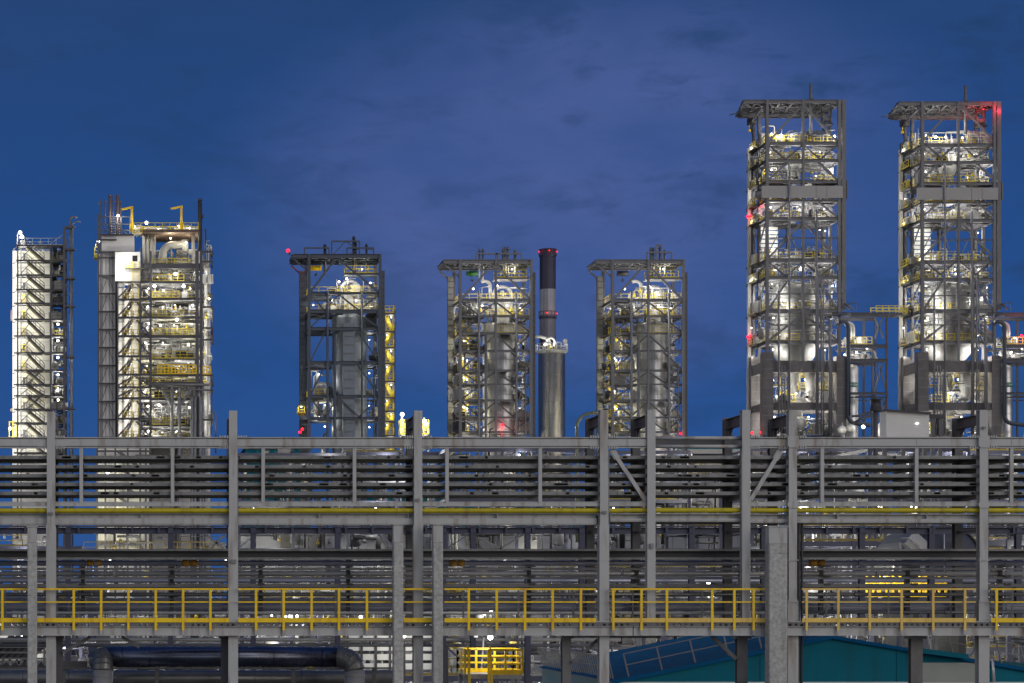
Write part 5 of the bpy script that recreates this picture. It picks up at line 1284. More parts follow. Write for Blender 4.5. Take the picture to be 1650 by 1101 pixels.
    # side face diagonals
    for a, b_ in ((0, 1), (1, 2), (4, 6), (6, 7), (7, 9), (9, 11)):
        k = MB(); k.bar((U(uL), YF + .3, zs[a]), (U(uL), YB_ - .3, zs[b_]), .2); part('brace', k, md, root)
    # grey screen band, louvre wall, vertical risers
    k = MB(); k.box(U(1226), U(1356.5), YF - .5, YF - .3, Zq(320), Zq(300.5))
    for u in (1270, 1314, 1331): k.box(U(u) - .02, U(u) + .02, YF - .56, YF - .505, Zq(320), Zq(300.5))
    part('screen_panel', k, M_BAND, root)
    k = MB()
    for v in range(362, 462, 7):
        if 414 < v < 428 or 442 < v < 452: continue
        k.box(U(1238), U(1268), YB_ - 3.2, YB_ - 3.05, Zq(v), Zq(v - 5.2))
    part('louvre_wall', k, M_WHITE, root)
    k = MB()
    for u, va, vb, r_ in ((1270, 262, 700, 1.3), (1313.5, 340, 700, 1.5), (1316.5, 440, 700, .8), (1321.5, 445, 700, 1.1), (1325, 452, 700, .8), (1253, 470, 700, 1.3), (1258, 590, 700, .8), (1263, 590, 700, .7), (1268, 596, 700, 1.0), (1335, 515, 700, 1.6), (1338, 560, 700, .8), (1290, 470, 520, .7)):
        k.cyl((U(u), YF - .65, Z(vb)), (U(u), YF - .65, Zq(va)), r_ * K * 1.3, 8)
        z = Z(690)
        while z < Zq(va + 4): k.box(U(u) - r_ * K * 1.5, U(u) + r_ * K * 1.5, YF - .66, YF - .1, z, z + .12); z += 4.7
    part('riser_pipe', k, M_TSTEELL, root)
    # clutter
    c = newc(); c2 = newc()
    hs = {0: 3.2, 1: 2.3, 2: 2.9, 3: 2.2, 4: 2.4, 6: 2.6, 7: 2.2, 9: 3.8, 11: 3.8}
    for i, z in enumerate(zs):
        if FL[i][1] < 3: continue
        h = hs[i]; n = (26, 34, 34, 30, 38, 0, 26, 34, 0, 24, 0, 26)[i]
        x0, x1 = U(uL + 3), U(uR - 3)
        if i in (2,): clutter(c, x0, U(uM - 22), YF + 1, YB_ - .6, z + .3, z + h, n // 2, rg, .2); clutter(c, U(uR - 28), x1, YF + 1, YB_ - .6, z + .3, z + h, n // 2, rg, .2)
        elif i >= 7: clutter(c, x0, U(uL + 26), YF + .8, YB_ - .6, z + .3, z + h, n // 2, rg, .2); clutter(c, U(uR - 24), x1, YF + .8, YB_ - .6, z + .3, z + h, n // 2, rg, .2)
        else: clutter(c, x0, x1, YF + 1, YB_ - .6, z + .3, z + h, n, rg, .2)
        clutter(c, U(uL) - .5, U(uL) + .2, YF + 1.5, YB_ - .5, z + .3, z + h, 7, rg, .14)
        put_c = None
    for z0, z1, n in ((Z(649), Z(604), 34), (Z(700), Z(664), 34), (Z(740), Z(702), 24)): clutter(c, U(1248), U(1345), YF + 1.5, YB_ - 1, z0, z1, n, rg, .22)
    put(c, root)
    r_ = MB()
    for v, a, b_ in ((626, 1296, 1346), (618, 1250, 1275), (606, 1298, 1322), (681, 1282, 1308), (690, 1252, 1275), (645, 1262, 1290)): r_.rail((U(a), YF + 3, Z(v)), (U(b_), YF + 3, Z(v)), 1.2, .9, .1)
    part('guard_rail', r_, M_LEM, root)
    k = MB(); k.box(U(1296), U(1346), YF + 2.5, YF + 6, Z(627.5), Z(626.3)); k.box(U(1250), U(1278), YF + 2.5, YF + 6, Z(619.5), Z(618.3)); part('mezzanine', k, M_GRATE, root)
    for i, n in ((0, 12), (1, 12), (2, 12), (3, 12), (4, 12), (6, 14), (7, 20), (8, 14), (9, 22), (10, 16), (11, 20)): clutter(c2, U(1240), U(1350), YF + .6, YF + 1.7, zs[i] + .3, zs[i] + 2.4, n, rg, .11, False)
    put(c2, root)
    # lamps
    pw = 900
    def LP(u, y, v, p, **kw): lamp(root, (U(u), YF + y, Zq(v)), p * pw, **kw)
    for u, y, v, p in ((1246, 1, 214, .7), (1260, .6, 217, 1.2), (1281, 2, 214, .8), (1312, 3, 213, .7), (1349, 1.4, 217, .8), (1230, 7, 225, .4)): LP(u, y, v, p, r=.2 if v > 215 else .15, col=WHITE_L if u != 1312 else WARM_L)
    for u, y, v, p in ((1250, 3, 240, .8), (1286, 1.6, 241, .9), (1302, 1.6, 241, .9), (1330, 3, 240, .9), (1270, 7, 241, .7)): LP(u, y, v, p, r=.12, bulb=u in (1250, 1330))
    for u, y, v, p in ((1252, 3, 268, .9), (1345, 2, 270, 1.4), (1336, 7, 270, .8), (1268, 7, 268, .8)): LP(u, y, v, p, r=.14)
    for u, y, v, p in ((1250, 3, 329, 1), (1288, 1.8, 330, 1.6), (1300, 4, 331, 1.2), (1340, 4, 330, .7), (1262, 7, 330, .8)): LP(u, y, v, p, r=.12, bulb=u != 1288)
    for u, y, v, p in ((1252, 5, 362, .9), (1262, 5.5, 392, .9), (1250, 5, 406, .8), (1345, 5, 364, .5), (1330, 3, 366, .4)): LP(u, y, v, p, r=.1)
    for u, y, v, p in ((1256, 2.5, 428, 1), (1294, 1.4, 429, 1.2), (1336, 2.5, 427, 1), (1316, 7, 428, .7)): LP(u, y, v, p, r=.12, col=WARM_L if u == 1316 else WHITE_L)
    for u, y, v, p in ((1250, 2.2, 455, .9), (1259, 2.2, 480, .7), (1268, 1.2, 489, .8), (1348, 2, 458, .9), (1340, 2.6, 474, .7), (1240, 6.5, 470, .6)): LP(u, y, v, p, r=.12, bulb=u in (1250, 1348))
    for u, y, v, p in ((1252, 2, 510, .9), (1248, 4, 532, .9), (1346, 2, 512, .8), (1262, 1.6, 538, .6), (1344, 5, 535, .8)): LP(u, y, v, p, r=.12, col=WARM_L if u == 1248 else WHITE_L)
    for u, y, v, p in ((1322, 1.8, 566, .8), (1328, 2.2, 572, .7), (1254, 3, 560, .8), (1342, 4, 560, .8), (1258, 2.4, 574, .4)): LP(u, y, v, p, r=.1, bulb=u in (1254, 1342))
    for u, y, v, p in ((1260, 5, 608, 1), (1312, 5, 607, 1.2), (1330, 4, 608, .9), (1256, 4, 632, 1), (1290, 2.4, 632, .9), (1326, 6, 634, .9), (1244, 7.5, 625, .6)): LP(u, y, v, p, r=.12, col=WARM_L if u in (1312, 1330) else WHITE_L)
    for u, y, v, p in ((1262, 5, 668, .9), (1292, 2.5, 672, 1.2), (1318, 5, 668, .9), (1340, 4, 690, .7), (1256, 3, 692, .7), (1232, 7.6, 660, .4)): LP(u, y, v, p, r=.12)
    for v in (300, 345, 440, 520, 565): LP(1230, 7, v, .16, r=.1, bulb=v in (345, 520))
    # vessels inside
    vs = thing('reactor_vessel', vlab, 'vessel', (cx, cy, 0), 'vessels inside the tall towers')
    k = MB(); r1 = 14 * K; k.lathe(cx, cy, [(.02, Zq(236)), (r1 * .6, Zq(237)), (r1, Zq(240)), (r1, Zq(262)), (.25, Zq(291)), (.25, Zq(320))], 32); part('hopper', k, M_PANEL, vs)
    k = MB(); prof = [(.3, Z(450) + 1.2), (.3, Z(450) + .05), (big * .4, Z(450)), (big * .75, Z(453)), (big * .95, Z(458)), (big, Z(464)), (big, Z(556)), (big * .93, Z(566)), (1.0, Z(600)), (.95, Z(652)), (1.3, Z(664)), (1.3, Z(700)), (1.3, 0)]
    k.lathe(cx, cy, prof, 56); bands(k, cx, cy, big, Z(464), Z(552), 1.5); part('shell', k, mat('reactor_cladding', (0.22, 0.218, 0.215), 0.42, 0.45, 0.1, 0.6, (0.2, 0.19, 0.185), 0.5, streak=.8), vs, None, None, False)
    k = MB(); k.lathe(cx + 2.2, cy - 2, [(.6, Z(580)), (1.0, Z(584)), (1.0, Z(640)), (.4, Z(646))], 20); k.lathe(cx - .3, cy - 3.2, [(.02, Z(670)), (.8, Z(672)), (1.1, Z(676)), (1.1, Z(688)), (.5, Z(693))], 20); part('receiver', k, M_PIPEW, vs)
    return root
RFt = tall(0, 0, 404, 'left of the two tall towers, with red warning lights on its left side', 'big clad reactor vessel inside the left tall tower', 'left')
RGt = tall(250, 3, 505, 'rightmost tall tower, with a red lit hoist under its roof', 'big clad reactor vessel inside the rightmost tall tower', 'right')
for u, v, y, p in ((1228, 332, 4, 260), (1204.5, 349, 7.9, 60), (1209, 348, 7.4, 40), (1205, 543, 7.9, 60), (1209, 541, 7.4, 40), (1212, 698, 1, 90), (1227, 697, 1, 90)): red(RFt, (px(u, YF + y), YF + y, pz(v, YF + y)), p, .3)
k = MB(); k.bar((px(1203, YF + 8), YF + 8.0, pz(350, YF + 8)), (px(1216, YF + 8), YF + 8.0, pz(347, YF + 8)), .15); k.bar((px(1203, YF + 8), YF + 8.0, pz(544.5, YF + 8)), (px(1216, YF + 8), YF + 8.0, pz(543.5, YF + 8)), .15); part('lamp_bracket', k, M_DARK, RFt)
red(RGt, (X(1611), YF + .4, Z(178)), 120, .25); light(RGt, (X(1590), YF - .9, Z(178)), 260, (1, .01, .03)); light(RGt, (X(1574), YF + 1.4, Z(182)), 160, (1, .01, .03)); light(RGt, (X(1596), YF + 3, Z(170)), 200, (1, .03, .06)); light(RGt, (X(1604), YF - 1, Z(176)), 110, (1, .01, .03))

LS[0] = 0.5
# annex frames, clad columns with green signs, bridges, loop pipes
def annex(du, seed, lab, collab, plab):
    rg = random.Random(seed); U = lambda u: X(u + du)
    ax = thing('annex_frame', lab, 'steel frame', (U(1400), YF + 3, 0), 'steel frames beside the tall towers')
    for u, y, vt, m, w in ((1430.5, YF + .5, 507, M_BROWN, 2.6), (1408, YF + 5, 507, M_TSTEEL, 3), (1430.5, YF + 6, 507, M_TSTEEL, 2.4), (1409, YF + 1, 545, M_TSTEELL, 2.2)):
        k = MB(); k.hsec((U(u), y, 0), (U(u), y, Z(vt)), w * K, .35, .05, (0, 1, 0)); part('column', k, m, ax)
    for v, th in ((507, 7), (558, 6), (581, 6), (634, 4), (640, 2)):
        k = MB(); k.hsec((U(1364), YF + .3, Z(v)), (U(1432), YF + .3, Z(v)), .35, th * K, .05); k.hsec((U(1364), YF + 6, Z(v)), (U(1432), YF + 6, Z(v)), .3, th * K * .8, .05); part('beam', k, M_TSTEEL, ax)
    for a, va, b_, vb in ((1412, 512, 1426, 545), (1424, 512, 1412, 545), (1410, 632, 1424, 586), (1430, 630, 1418, 586), (1424, 640, 1430, 668), (1412, 690, 1428, 645)):
        k = MB(); k.bar((U(a), YF + .6, Z(va)), (U(b_), YF + .6, Z(vb)), .22); part('brace', k, M_TSTEELL, ax)
    k = MB(); k.rail((U(1366), YF + .3, Z(554.5)), (U(1406), YF + .3, Z(554.5)), 1.2, .9, .11); k.rail((U(1366), YF + 5, Z(554.5)), (U(1406), YF + 5, Z(554.5)), 1.2, .9, .11); k.rail((U(1413), YF + .4, Z(502)), (U(1464), YF + .4, Z(502)), 1.0, 1, .1); k.rail((U(1413), YF + 3, Z(502)), (U(1464), YF + 3, Z(502)), 1.0, 1, .1); part('guard_rail', k, M_LEM, ax)
    k = MB(); k.box(U(1432), U(1455), YF + .3, YF + 3.2, Z(508), Z(503.5)); k.hsec((U(1340), YF - .2, Z(507)), (U(1366), YF - .2, Z(507)), .4, .7, .05); part('bridge', k, M_TSTEEL, ax)
    c = newc(); clutter(c, U(1366), U(1406), YF + 1, YF + 5, Z(555), Z(541), 16, rg, .2); clutter(c, U(1366), U(1410), YF + 1, YF + 5, Z(578), Z(563), 18, rg, .2); clutter(c, U(1400), U(1428), YF + 1, YF + 5, Z(578), Z(564), 6, rg, .15); put(c, ax)
    for u, v, p in ((1372, 541, 500), (1390, 543, 500), (1366, 570, 700), (1385, 566, 300), (1402, 560, 200)): lamp(ax, (U(u), YF + 1.6, Z(v)), p, r=.13)
    k = MB(); k.tube([(U(1361), YF + .5, Z(492)), (U(1380), YF + .5, Z(487)), (U(1380.5), YF + .5, Z(500))], .12, 6); k.tube([(U(1360), YF - .3, Z(489)), (U(1372), YF - .3, Z(500))], .2, 6); part('davit', k, M_TSTEEL, ax)
    cc = thing('clad_column', collab, 'process column', (U(1380), YF + 3, 0), 'clad columns with green signs'); r = 12.2 * K; x, y = U(1380), YF + 3
    k = MB(); k.lathe(x, y, [(r, 0), (r, Z(590)), (r * .8, Z(586)), (r * .2, Z(584))], 40); bands(k, x, y, r, 22, Z(592), 3.0); part('shell', k, M_ALU, cc, None, None, False)
    k = MB(); k.lathe(x, y, [(r * 1.03, Z(622)), (r * 1.03, Z(614.5))], 40); part('sign_band', k, M_GREEN, cc)
    sg = bpy.data.objects[cc.children[-1].name]
    k = MB(); rr = r * 1.045
    def gl(u0, u1, v0, v1):
        for q in range(3):
            a, b_ = u0 + (u1 - u0) * q / 3, u0 + (u1 - u0) * (q + 1) / 3
            pa, pb = math.asin((a) / 12.9), math.asin((b_) / 12.9)
            A = lambda t, v: (x + rr * math.sin(t), y - rr * math.cos(t), Z(v)); k.face([A(pa, v1), A(pb, v1), A(pb, v0), A(pa, v0)])
    for u0, u1, v0, v1 in ((-11, -8.4, 616, 620.2), (-8.2, -6.4, 617.4, 619.8), (-5.6, -4.9, 616.6, 620), (-4.4, -2.6, 617.4, 618.2), (-4.4, -3.8, 618.2, 620), (-2.2, -1.4, 616.4, 620), (1.0, 1.7, 616.4, 620), (2.1, 3.6, 616.6, 617.4), (2.1, 2.8, 617.4, 620), (4.1, 4.9, 617.2, 620), (5.4, 7.2, 617.2, 618), (6.2, 6.9, 618, 620), (7.9, 8.6, 616.0, 618.4)): gl(u0, u1, v0, v1)
    part('lettering', k, M_SIGNW, sg)
    k = MB(); k.tube([(U(1347), YF - .9, Z(511)), (U(1352), YF - .9, Z(508)), (U(1368), YF - .9, Z(508))], .22, 8)
    k.tube([(U(1349), YF - .6, Z(519)), (U(1356), YF - .6, Z(520))] + [(p.x, p.y, p.z) for p in arc((U(1357), YF - .6, Z(528)), 8 * K, math.pi / 2, 0, 6)] + [(U(1365), YF - .6, Z(670))] + arc((U(1378), YF - .6, Z(670)), 13 * K, math.pi, 1.5 * math.pi, 6) + [(U(1400), YF - .6, Z(686))], 3.3 * K, 12)
    solo('loop_pipe', k, M_TSTEELB, plab, 'pipe', 'loop pipes beside the tall towers')
    k = MB(); k.tube(arc((U(1371), YF + 1.2, Z(527)), 7 * K, 2.4, 0, 6) + [(U(1378), YF + 1.2, Z(543))], .35, 8); k.tube([(U(1400), YF + 1, Z(563))] + arc((U(1404), YF + 1, Z(572)), 9 * K, 1.57, 0, 6) + [(U(1413), YF + 1, Z(580))], .2, 8); part('overhead_pipe', k, M_PIPEW, ax)
    return ax
A1 = annex(0, 606, 'open steel frame between the two tall towers', 'pale clad column with a green sign between the two tall towers', 'fat blue grey pipe bending down between the two tall towers')
A2 = annex(251, 707, 'open steel frame cut off by the right edge of the picture', 'pale clad column with a green sign at the right edge', 'fat blue grey pipe bending down right of the rightmost tower')
red(A2, (X(1647), YF + .2, Z(541)), 160, .3); light(A2, (X(1640), YF - 1, Z(515)), 120, (1, .1, .12))

# ------------------------------------------------------------------ cabin, drum, small dome beside the rack top
Yc = 180.0
cb = thing('cabin', 'pale grey ribbed cabin standing just above the rack between the tall towers', 'cabin', (px(1462, Yc), Yc, 0))
b = MB(); b.box(px(1428, Yc), px(1497, Yc), Yc, Yc + 1.6, pz(712, Yc), pz(663, Yc))
zz = pz(711, Yc)
while zz < pz(664, Yc): b.box(px(1428, Yc), px(1497, Yc), Yc - .025, Yc - .002, zz, zz + .06); zz += .22
part('wall', b, M_CABIN, cb)
b = MB(); b.bar(P(1424, 661, Yc - .2), P(1500, 666, Yc - .2), .14, .3, (0, 1, 0)); b.box(px(1426, Yc), px(1458, Yc), Yc, Yc + 1.6, pz(663, Yc), pz(661.2, Yc)); b.box(px(1498, Yc), px(1524, Yc), Yc + .5, Yc + 2, pz(673, Yc), pz(667, Yc)); part('roof', b, M_DARK, cb)
b = MB()
for u in (1430, 1460, 1495, 1508, 1520): b.box(px(u, Yc) - .15, px(u, Yc) + .15, Yc + .6, Yc + .9, 0, pz(712 if u < 1498 else 673, Yc))
for k in range(7): b.bar(P(1500 + k * 3, 703, Yc + 1), P(1503 + k * 3, 674, Yc + 1), .1)
part('leg', b, M_TSTEEL, cb)
b = MB(); b.box(px(1476.5, Yc), px(1478.5, Yc), Yc - .1, Yc - .03, pz(683.5, Yc), pz(681.5, Yc)); part('wall_lamp', b, M_LAMP, cb)
dr = thing('vent_drum', 'black drum on a stalk left of the pale cabin', 'drum', P(1411, 1040, Yc))
b = MB(); x, r = px(1411, Yc), 8 * Yc / F; b.lathe(x, Yc, [(r * .5, pz(664, Yc)), (r * 1.25, pz(663, Yc)), (r * 1.25, pz(659.5, Yc)), (r, pz(659, Yc)), (r, pz(645, Yc)), (r * 1.1, pz(645, Yc)), (r * 1.1, pz(643, Yc)), (.02, pz(642.5, Yc))], 24); part('drum', b, M_DARK, dr)
b = MB(); b.cyl((x, Yc, 0), (x, Yc, pz(664, Yc)), r * .45, 12); b.tube([P(1412, 667, Yc), P(1390, 674, Yc), P(1376, 682, Yc)], .12, 8); b.tube([P(1403, 664, Yc), P(1385, 670, Yc), P(1372, 671, Yc)], .1, 8); part('stalk', b, M_TSTEEL, dr)
Yd = 240.0
dm = thing('lit_dome', 'small brightly lit white domed vessel left of the pale cabin', 'vessel', P(1418, 1040, Yd))
b = MB(); x, r = px(1418, Yd), 6.5 * Yd / F; b.lathe(x, Yd, [(r, 0), (r, pz(692, Yd)), (r * .85, pz(688, Yd)), (r * .5, pz(684, Yd)), (.02, pz(681, Yd))], 20); part('shell', b, M_PIPEW, dm)
lamp(dm, P(1391, 688, Yd), 350, r=.2, off=(.3, -.3, .1)); light(dm, P(1414, 690, Yd - 2), 160)
dm2 = thing('lagged_valve', 'bulky lagged valve body left of the round lamp by the rack top', 'valve', P(1357, 1040, Yd))
b = MB(); b.ball(P(1357, 693, Yd), 7 * Yd / F, 14, 10); b.ball(P(1371, 690, Yd), 6.5 * Yd / F, 14, 10); part('body', b, M_PIPEW, dm2); b = MB(); b.cyl((px(1357, Yd), Yd, 0), P(1357, 694, Yd), .3, 10); b.cyl(P(1357, 690, Yd), P(1357, 681, Yd), .12, 8); part('stem', b, M_PIPEG, dm2); light(dm2, P(1350, 690, Yd - 2.5), 160)
LS[0] = 0.68
# ------------------------------------------------------------------ tower A: white wall with an outside stair
A = thing('stair_wall_tower', 'leftmost tower, a bright white wall with a dark steel stair climbing its face', 'tower', (X(60), YF + 5, 0))
rg = random.Random(808)
k = MB(); k.box(X(18), X(83), YF + 3.2, YF + 9, 0, Z(399)); 
part('white_wall', k, M_WHITE, A)
k = MB(); z = Z(700)
while z < Z(402): k.box(X(18), X(83), YF + 3.17, YF + 3.198, z, z + .06); z += 1.55
for u in (35, 52, 68): k.box(X(u) - .02, X(u) + .02, YF + 3.175, YF + 3.198, 0, Z(400))
part('panel_joint', k, M_LPANEL, A)
k = MB(); k.box(X(14.5), X(18), YF + 4, YF + 7, Z(512), Z(494)); k.box(X(14), X(18), YF + 4, YF + 6, Z(660), Z(655)); part('side_duct', k, M_BROWN, A)
for u, w, vt, y in ((28.5, 2.2, 396, YF), (32.8, 1.6, 396, YF + 1.8), (81.5, 2.2, 396, YF), (82, 2, 396, YF + 3), (103.5, 3.6, 367, YF), (103, 3, 372, YF + 8), (112, 2.2, 372, YF + 4)):
    k = MB(); k.hsec((X(u), y, 0), (X(u), y, Z(vt)), w * K, .3, .05, (0, 1, 0)); part('column', k, M_TSTEEL, A)
FA = [396, 420, 443.6, 467, 489, 515, 541.6, 569, 597, 620, 638, 660, 682, 706, 730]
tr, sg, rl = MB(), MB(), MB()
for i, v in enumerate(FA):
    z = Z(v)
    k = MB(); k.hsec((X(26 if i < 4 else 22), YF, z), (X(104), YF, z), .25, 2.6 * K, .04); k.hsec((X(28), YF + 2.4, z), (X(82), YF + 2.4, z), .2, .25, .03)
    k.hsec((X(82), YF + 8, z), (X(104), YF + 8, z), .25, .3, .03); k.hsec((X(103), YF, z), (X(103), YF + 8, z), .25, .3, .03)
    part('landing_beam', k, M_TSTEEL, A)
    k = MB(); k.box(X(28), X(43), YF + .2, YF + 3, z + .02, z + .1); k.box(X(68), X(82), YF + .2, YF + 3, z + .02, z + .1)
    slab(k, X(83), X(103), YF + .3, YF + 7.8, z + .1, rg, 3, 3, .8); part('landing', k, M_GRATE, A)
    if i < len(FA) - 1:
        z2 = Z(FA[i + 1])
        stair(tr, sg, (X(71), YF + .35, z2 + .1), (X(43), YF + .35, z + .1), 1.1); tr.bar((X(71), YF + .9, z2 - .15), (X(43), YF + .9, z - .15), 1.0, .5)
        if i in (8, 10): stair(tr, sg, (X(41), YF + 1.8, z2 + .1), (X(64), YF + 1.8, z + .1), 1.0)
        kb = MB(); kb.bar((X(33), YF + .1, Z(FA[i + 1] - 2)), (X(50), YF + .1, z - .3), .12); part('knee_brace', kb, M_TSTEEL, A)
    rl.rail((X(29), YF + .1, z + .1), (X(42), YF + .1, z + .1), 1.1, 1.3, .06, False); rl.rail((X(84), YF + .1, z + .1), (X(102), YF + .1, z + .1), 1.1, 1.2, .06, False)
part('stair_tread', tr, mat('stair_soffit', (0.40, 0.37, 0.22), 0.7, 0, 0.2, 1.0), A); part('stair_rail', sg, M_TSTEEL, A); part('guard_rail', rl, M_TSTEEL, A)
k = MB()
for i in (3, 4, 5, 6, 7): k.rail((X(34), YF + 2.5, Z(FA[i + 1]) + .2), (X(39), YF + 2.5, Z(FA[i + 1]) + .2), 1.5, .6, .12)
k.rail((X(84), YF + 3, Z(541.6) + .1), (X(104), YF + 3, Z(541.6) + .1), 1.1, 1, .12); k.rail((X(13), YF + 3, Z(703)), (X(24), YF + 3, Z(703)), 2.6, .7, .14); part('yellow_gate', k, M_LEM, A)
k = MB()
for i, v in enumerate(FA[:-1]):
    if i % 2 == 0: k.box(X(35), X(39), YF + 3.1, YF + 3.195, Z(v + 20), Z(v + 8))
part('door', k, M_DARK, A)
c = newc()
for i, v in enumerate(FA[1:]): clutter(c, X(84), X(102), YF + .8, YF + 7.5, Z(v) + .15, Z(v) + 2.0, 8, rg, .2)
put(c, A)
k = MB()
for i in range(12): z = Z(FA[i]) - 1.6; k.box(X(84), X(101), YF + 5 + (i % 3), YF + 6.5 + (i % 3), z, z + 1.1)
part('equipment_box', k, M_DARK, A)
k = MB(); k.tube([(X(113), YF + 1, 0), (X(113), YF + 1, Z(352))] + arc((X(117), YF + 1, Z(352)), 4 * K, math.pi, 1.2, 6) + [(X(124), YF + 1, Z(349))], 1.7 * K, 10); k.tube([(X(116.5), YF + 1.5, 0), (X(116.5), YF + 1.5, Z(358)), (X(121), YF + 1.5, Z(355)), (X(128.5), YF + 1.5, Z(354.5))], 1.1 * K, 8); part('vent_stack', k, M_PIPEG, A)
k = MB()
for v in (366, 402, 449, 494, 576, 659): k.box(X(104), X(119), YF + .4, YF + 2.2, Z(v), Z(v - 2.6)); k.tube(arc((X(115), YF + 1.2, Z(v - 1)), .55, 0, 6.28, 12, (1, 0, 0), (0, 1, 0)), .1, 6)
for v in range(372, 700, 14): k.bar((X(104), YF + .8, Z(v)), (X(113), YF + .8, Z(v + (8 if v % 28 else -6))), .1)
part('stack_support', k, M_TSTEEL, A)
k = MB(); k.rail((X(27), YF + .2, Z(396) + .1), (X(103), YF + .2, Z(396) + .1), 1.15, 1.3, .07); k.rail((X(27), YF + 8, Z(396) + .1), (X(103), YF + 8, Z(396) + .1), 1.15, 1.3, .07); k.bar((X(80), YF + 1, Z(392)), (X(100), YF + 1, Z(377)), .08); k.cyl((X(27.5), YF + 1, Z(396)), (X(27.5), YF + 1, Z(374)), .07, 6); part('roof_rail', k, M_RAILW, A)
k = MB(); k.box(X(32), X(40), YF + 1, YF + 2, Z(393), Z(386)); k.lathe(X(64), YF + 3, [(.5, Z(396)), (.5, Z(391)), (.15, Z(390)), (.15, Z(387)), (.45, Z(386.6)), (.05, Z(384))], 12); k.box(X(49), X(59), YF + 2, YF + 4, Z(395), Z(391)); part('roof_unit', k, M_EQ, A)
lamp(A, (X(32), YF + .6, Z(374)), 300, r=.3); lamp(A, (X(35), YF + .6, Z(381)), 500, r=.32); lamp(A, (X(46), YF + 2, Z(392)), 160, WARM_L, .16)
for i, v in enumerate(FA[:-1]):
    light(A, (X(22.5), YF + .6, Z(v + 6)), 1000)
    light(A, (X(36 + (i % 3) * 3), YF + 1.9, Z(v + 9)), 200, WARM_L if i in (8, 10) else WHITE_L)
    light(A, (X(54), YF + 2.4, Z(v + 10)), 34, WARM_L)
    if i in (5, 6, 7, 8, 9, 10): lamp(A, (X(92), YF + 3, Z(v + 4)), 420, r=.2)
k = MB()
for i, v in enumerate(FA[:-1]): k.box(X(22) - .15, X(22) + .15, YF - .1, YF + .2, Z(v + 5.5), Z(v + 4)); k.bar((X(22), YF + .3, Z(v + 4)), (X(28), YF + .3, Z(v + 1)), .08)
part('floodlight_housing', k, M_DARK, A)
lamp(A, (X(15), YF + 2, Z(689)), 400, r=.25)

# ------------------------------------------------------------------ tower B: big lit process tower with a clad shaft
B = thing('process_tower', 'broad brightly lit process tower with a grey clad shaft and two yellow jib cranes', 'process tower', (X(240), YF + 5, 0))
rg = random.Random(909)
k = MB(); k.box(X(160), X(187), YF + 1, YF + 6, 0, Z(406)); k.box(X(162), X(216), YF + .8, YF + 6.2, Z(405), Z(378)); part('clad_shaft', k, M_CABIN, B)  # shaft panel lightened in place of floodlight rising from below
k = MB()
for u in (165, 170.5, 176, 181.5): k.box(X(u) - .03, X(u) + .03, YF + .94, YF + .998, 0, Z(407))
part('panel_seam', k, M_TSTEEL, B)
for u, w, vt in ((158.2, 3, 345), (162.6, 2.2, 322), (187, 2.6, 405), (188.6, 4.6, 456), (197, 1.2, 456), (199.5, 1.2, 456), (226, 2.8, 400), (242.6, 3.6, 405), (317.5, 5.5, 404), (324.2, 4.6, 404)):
    k = MB(); k.hsec((X(u), YF, 0), (X(u), YF, Z(vt)), w * K, .4, .05, (0, 1, 0)); part('column', k, M_TSTEEL, B)
for u, vt in ((160, 380), (190, 456), (226, 400), (243, 373), (285, 373), (326, 373)):
    k = MB(); k.hsec((X(u), YF + 10.5, 0), (X(u), YF + 10.5, Z(vt)), .4, .4, .05, (0, 1, 0)); part('column', k, M_TSTEEL, B)
k = MB(); z = Z(705)
while z < Z(378): k.hsec((X(158), YF + .4, z), (X(188), YF + .4, z), .3, .25, .03); z += 29 * K
for v in (378, 406): k.hsec((X(160), YF + .4, Z(v)), (X(216), YF + .4, Z(v)), .3, .3, .03)
for i in range(9): k.bar((X(165), YF + .5, Z(700 - i * 29)), (X(174), YF + .5, Z(700 - i * 29 - 26)), .1); k.bar((X(183), YF + .5, Z(700 - i * 29)), (X(174), YF + .5, Z(700 - i * 29 - 26)), .1)
part('shaft_girt', k, M_TSTEEL, B)
# white clad stair head with ladder and window
k = MB(); k.box(X(185.5), X(226), YF - .6, YF + 4, Z(454), Z(407)); x = X(186)
while x < X(225.5): k.box(x, x + .1, YF - .63, YF - .602, Z(454), Z(407.5)); x += .38
part('stair_head', k, M_WHITE, B)
sh = [o for o in B.children if o.name.startswith('stair_head')][0]
k = MB(); k.box(X(213.5), X(221.5), YF - .66, YF - .632, Z(422.5), Z(413)); part('window', k, M_WIN, sh)
k = MB(); ladder(k, X(218), YF - .8, Z(454), Z(422), 1.0); k.rail((X(202), YF - 1.2, Z(434)), (X(214), YF - 1.2, Z(434)), .9, .6, .08); part('ladder', k, M_LEM, B)
k = MB(); k.box(X(202), X(226), YF - 1.3, YF - .64, Z(435), Z(434)); part('balcony', k, M_GRATE, B)
light(B, (X(206), YF - 2.6, Z(424)), 520); light(B, (X(196), YF - 2.2, Z(445)), 260); lamp(B, (X(206), YF - 1.1, Z(426)), 0, r=.12)
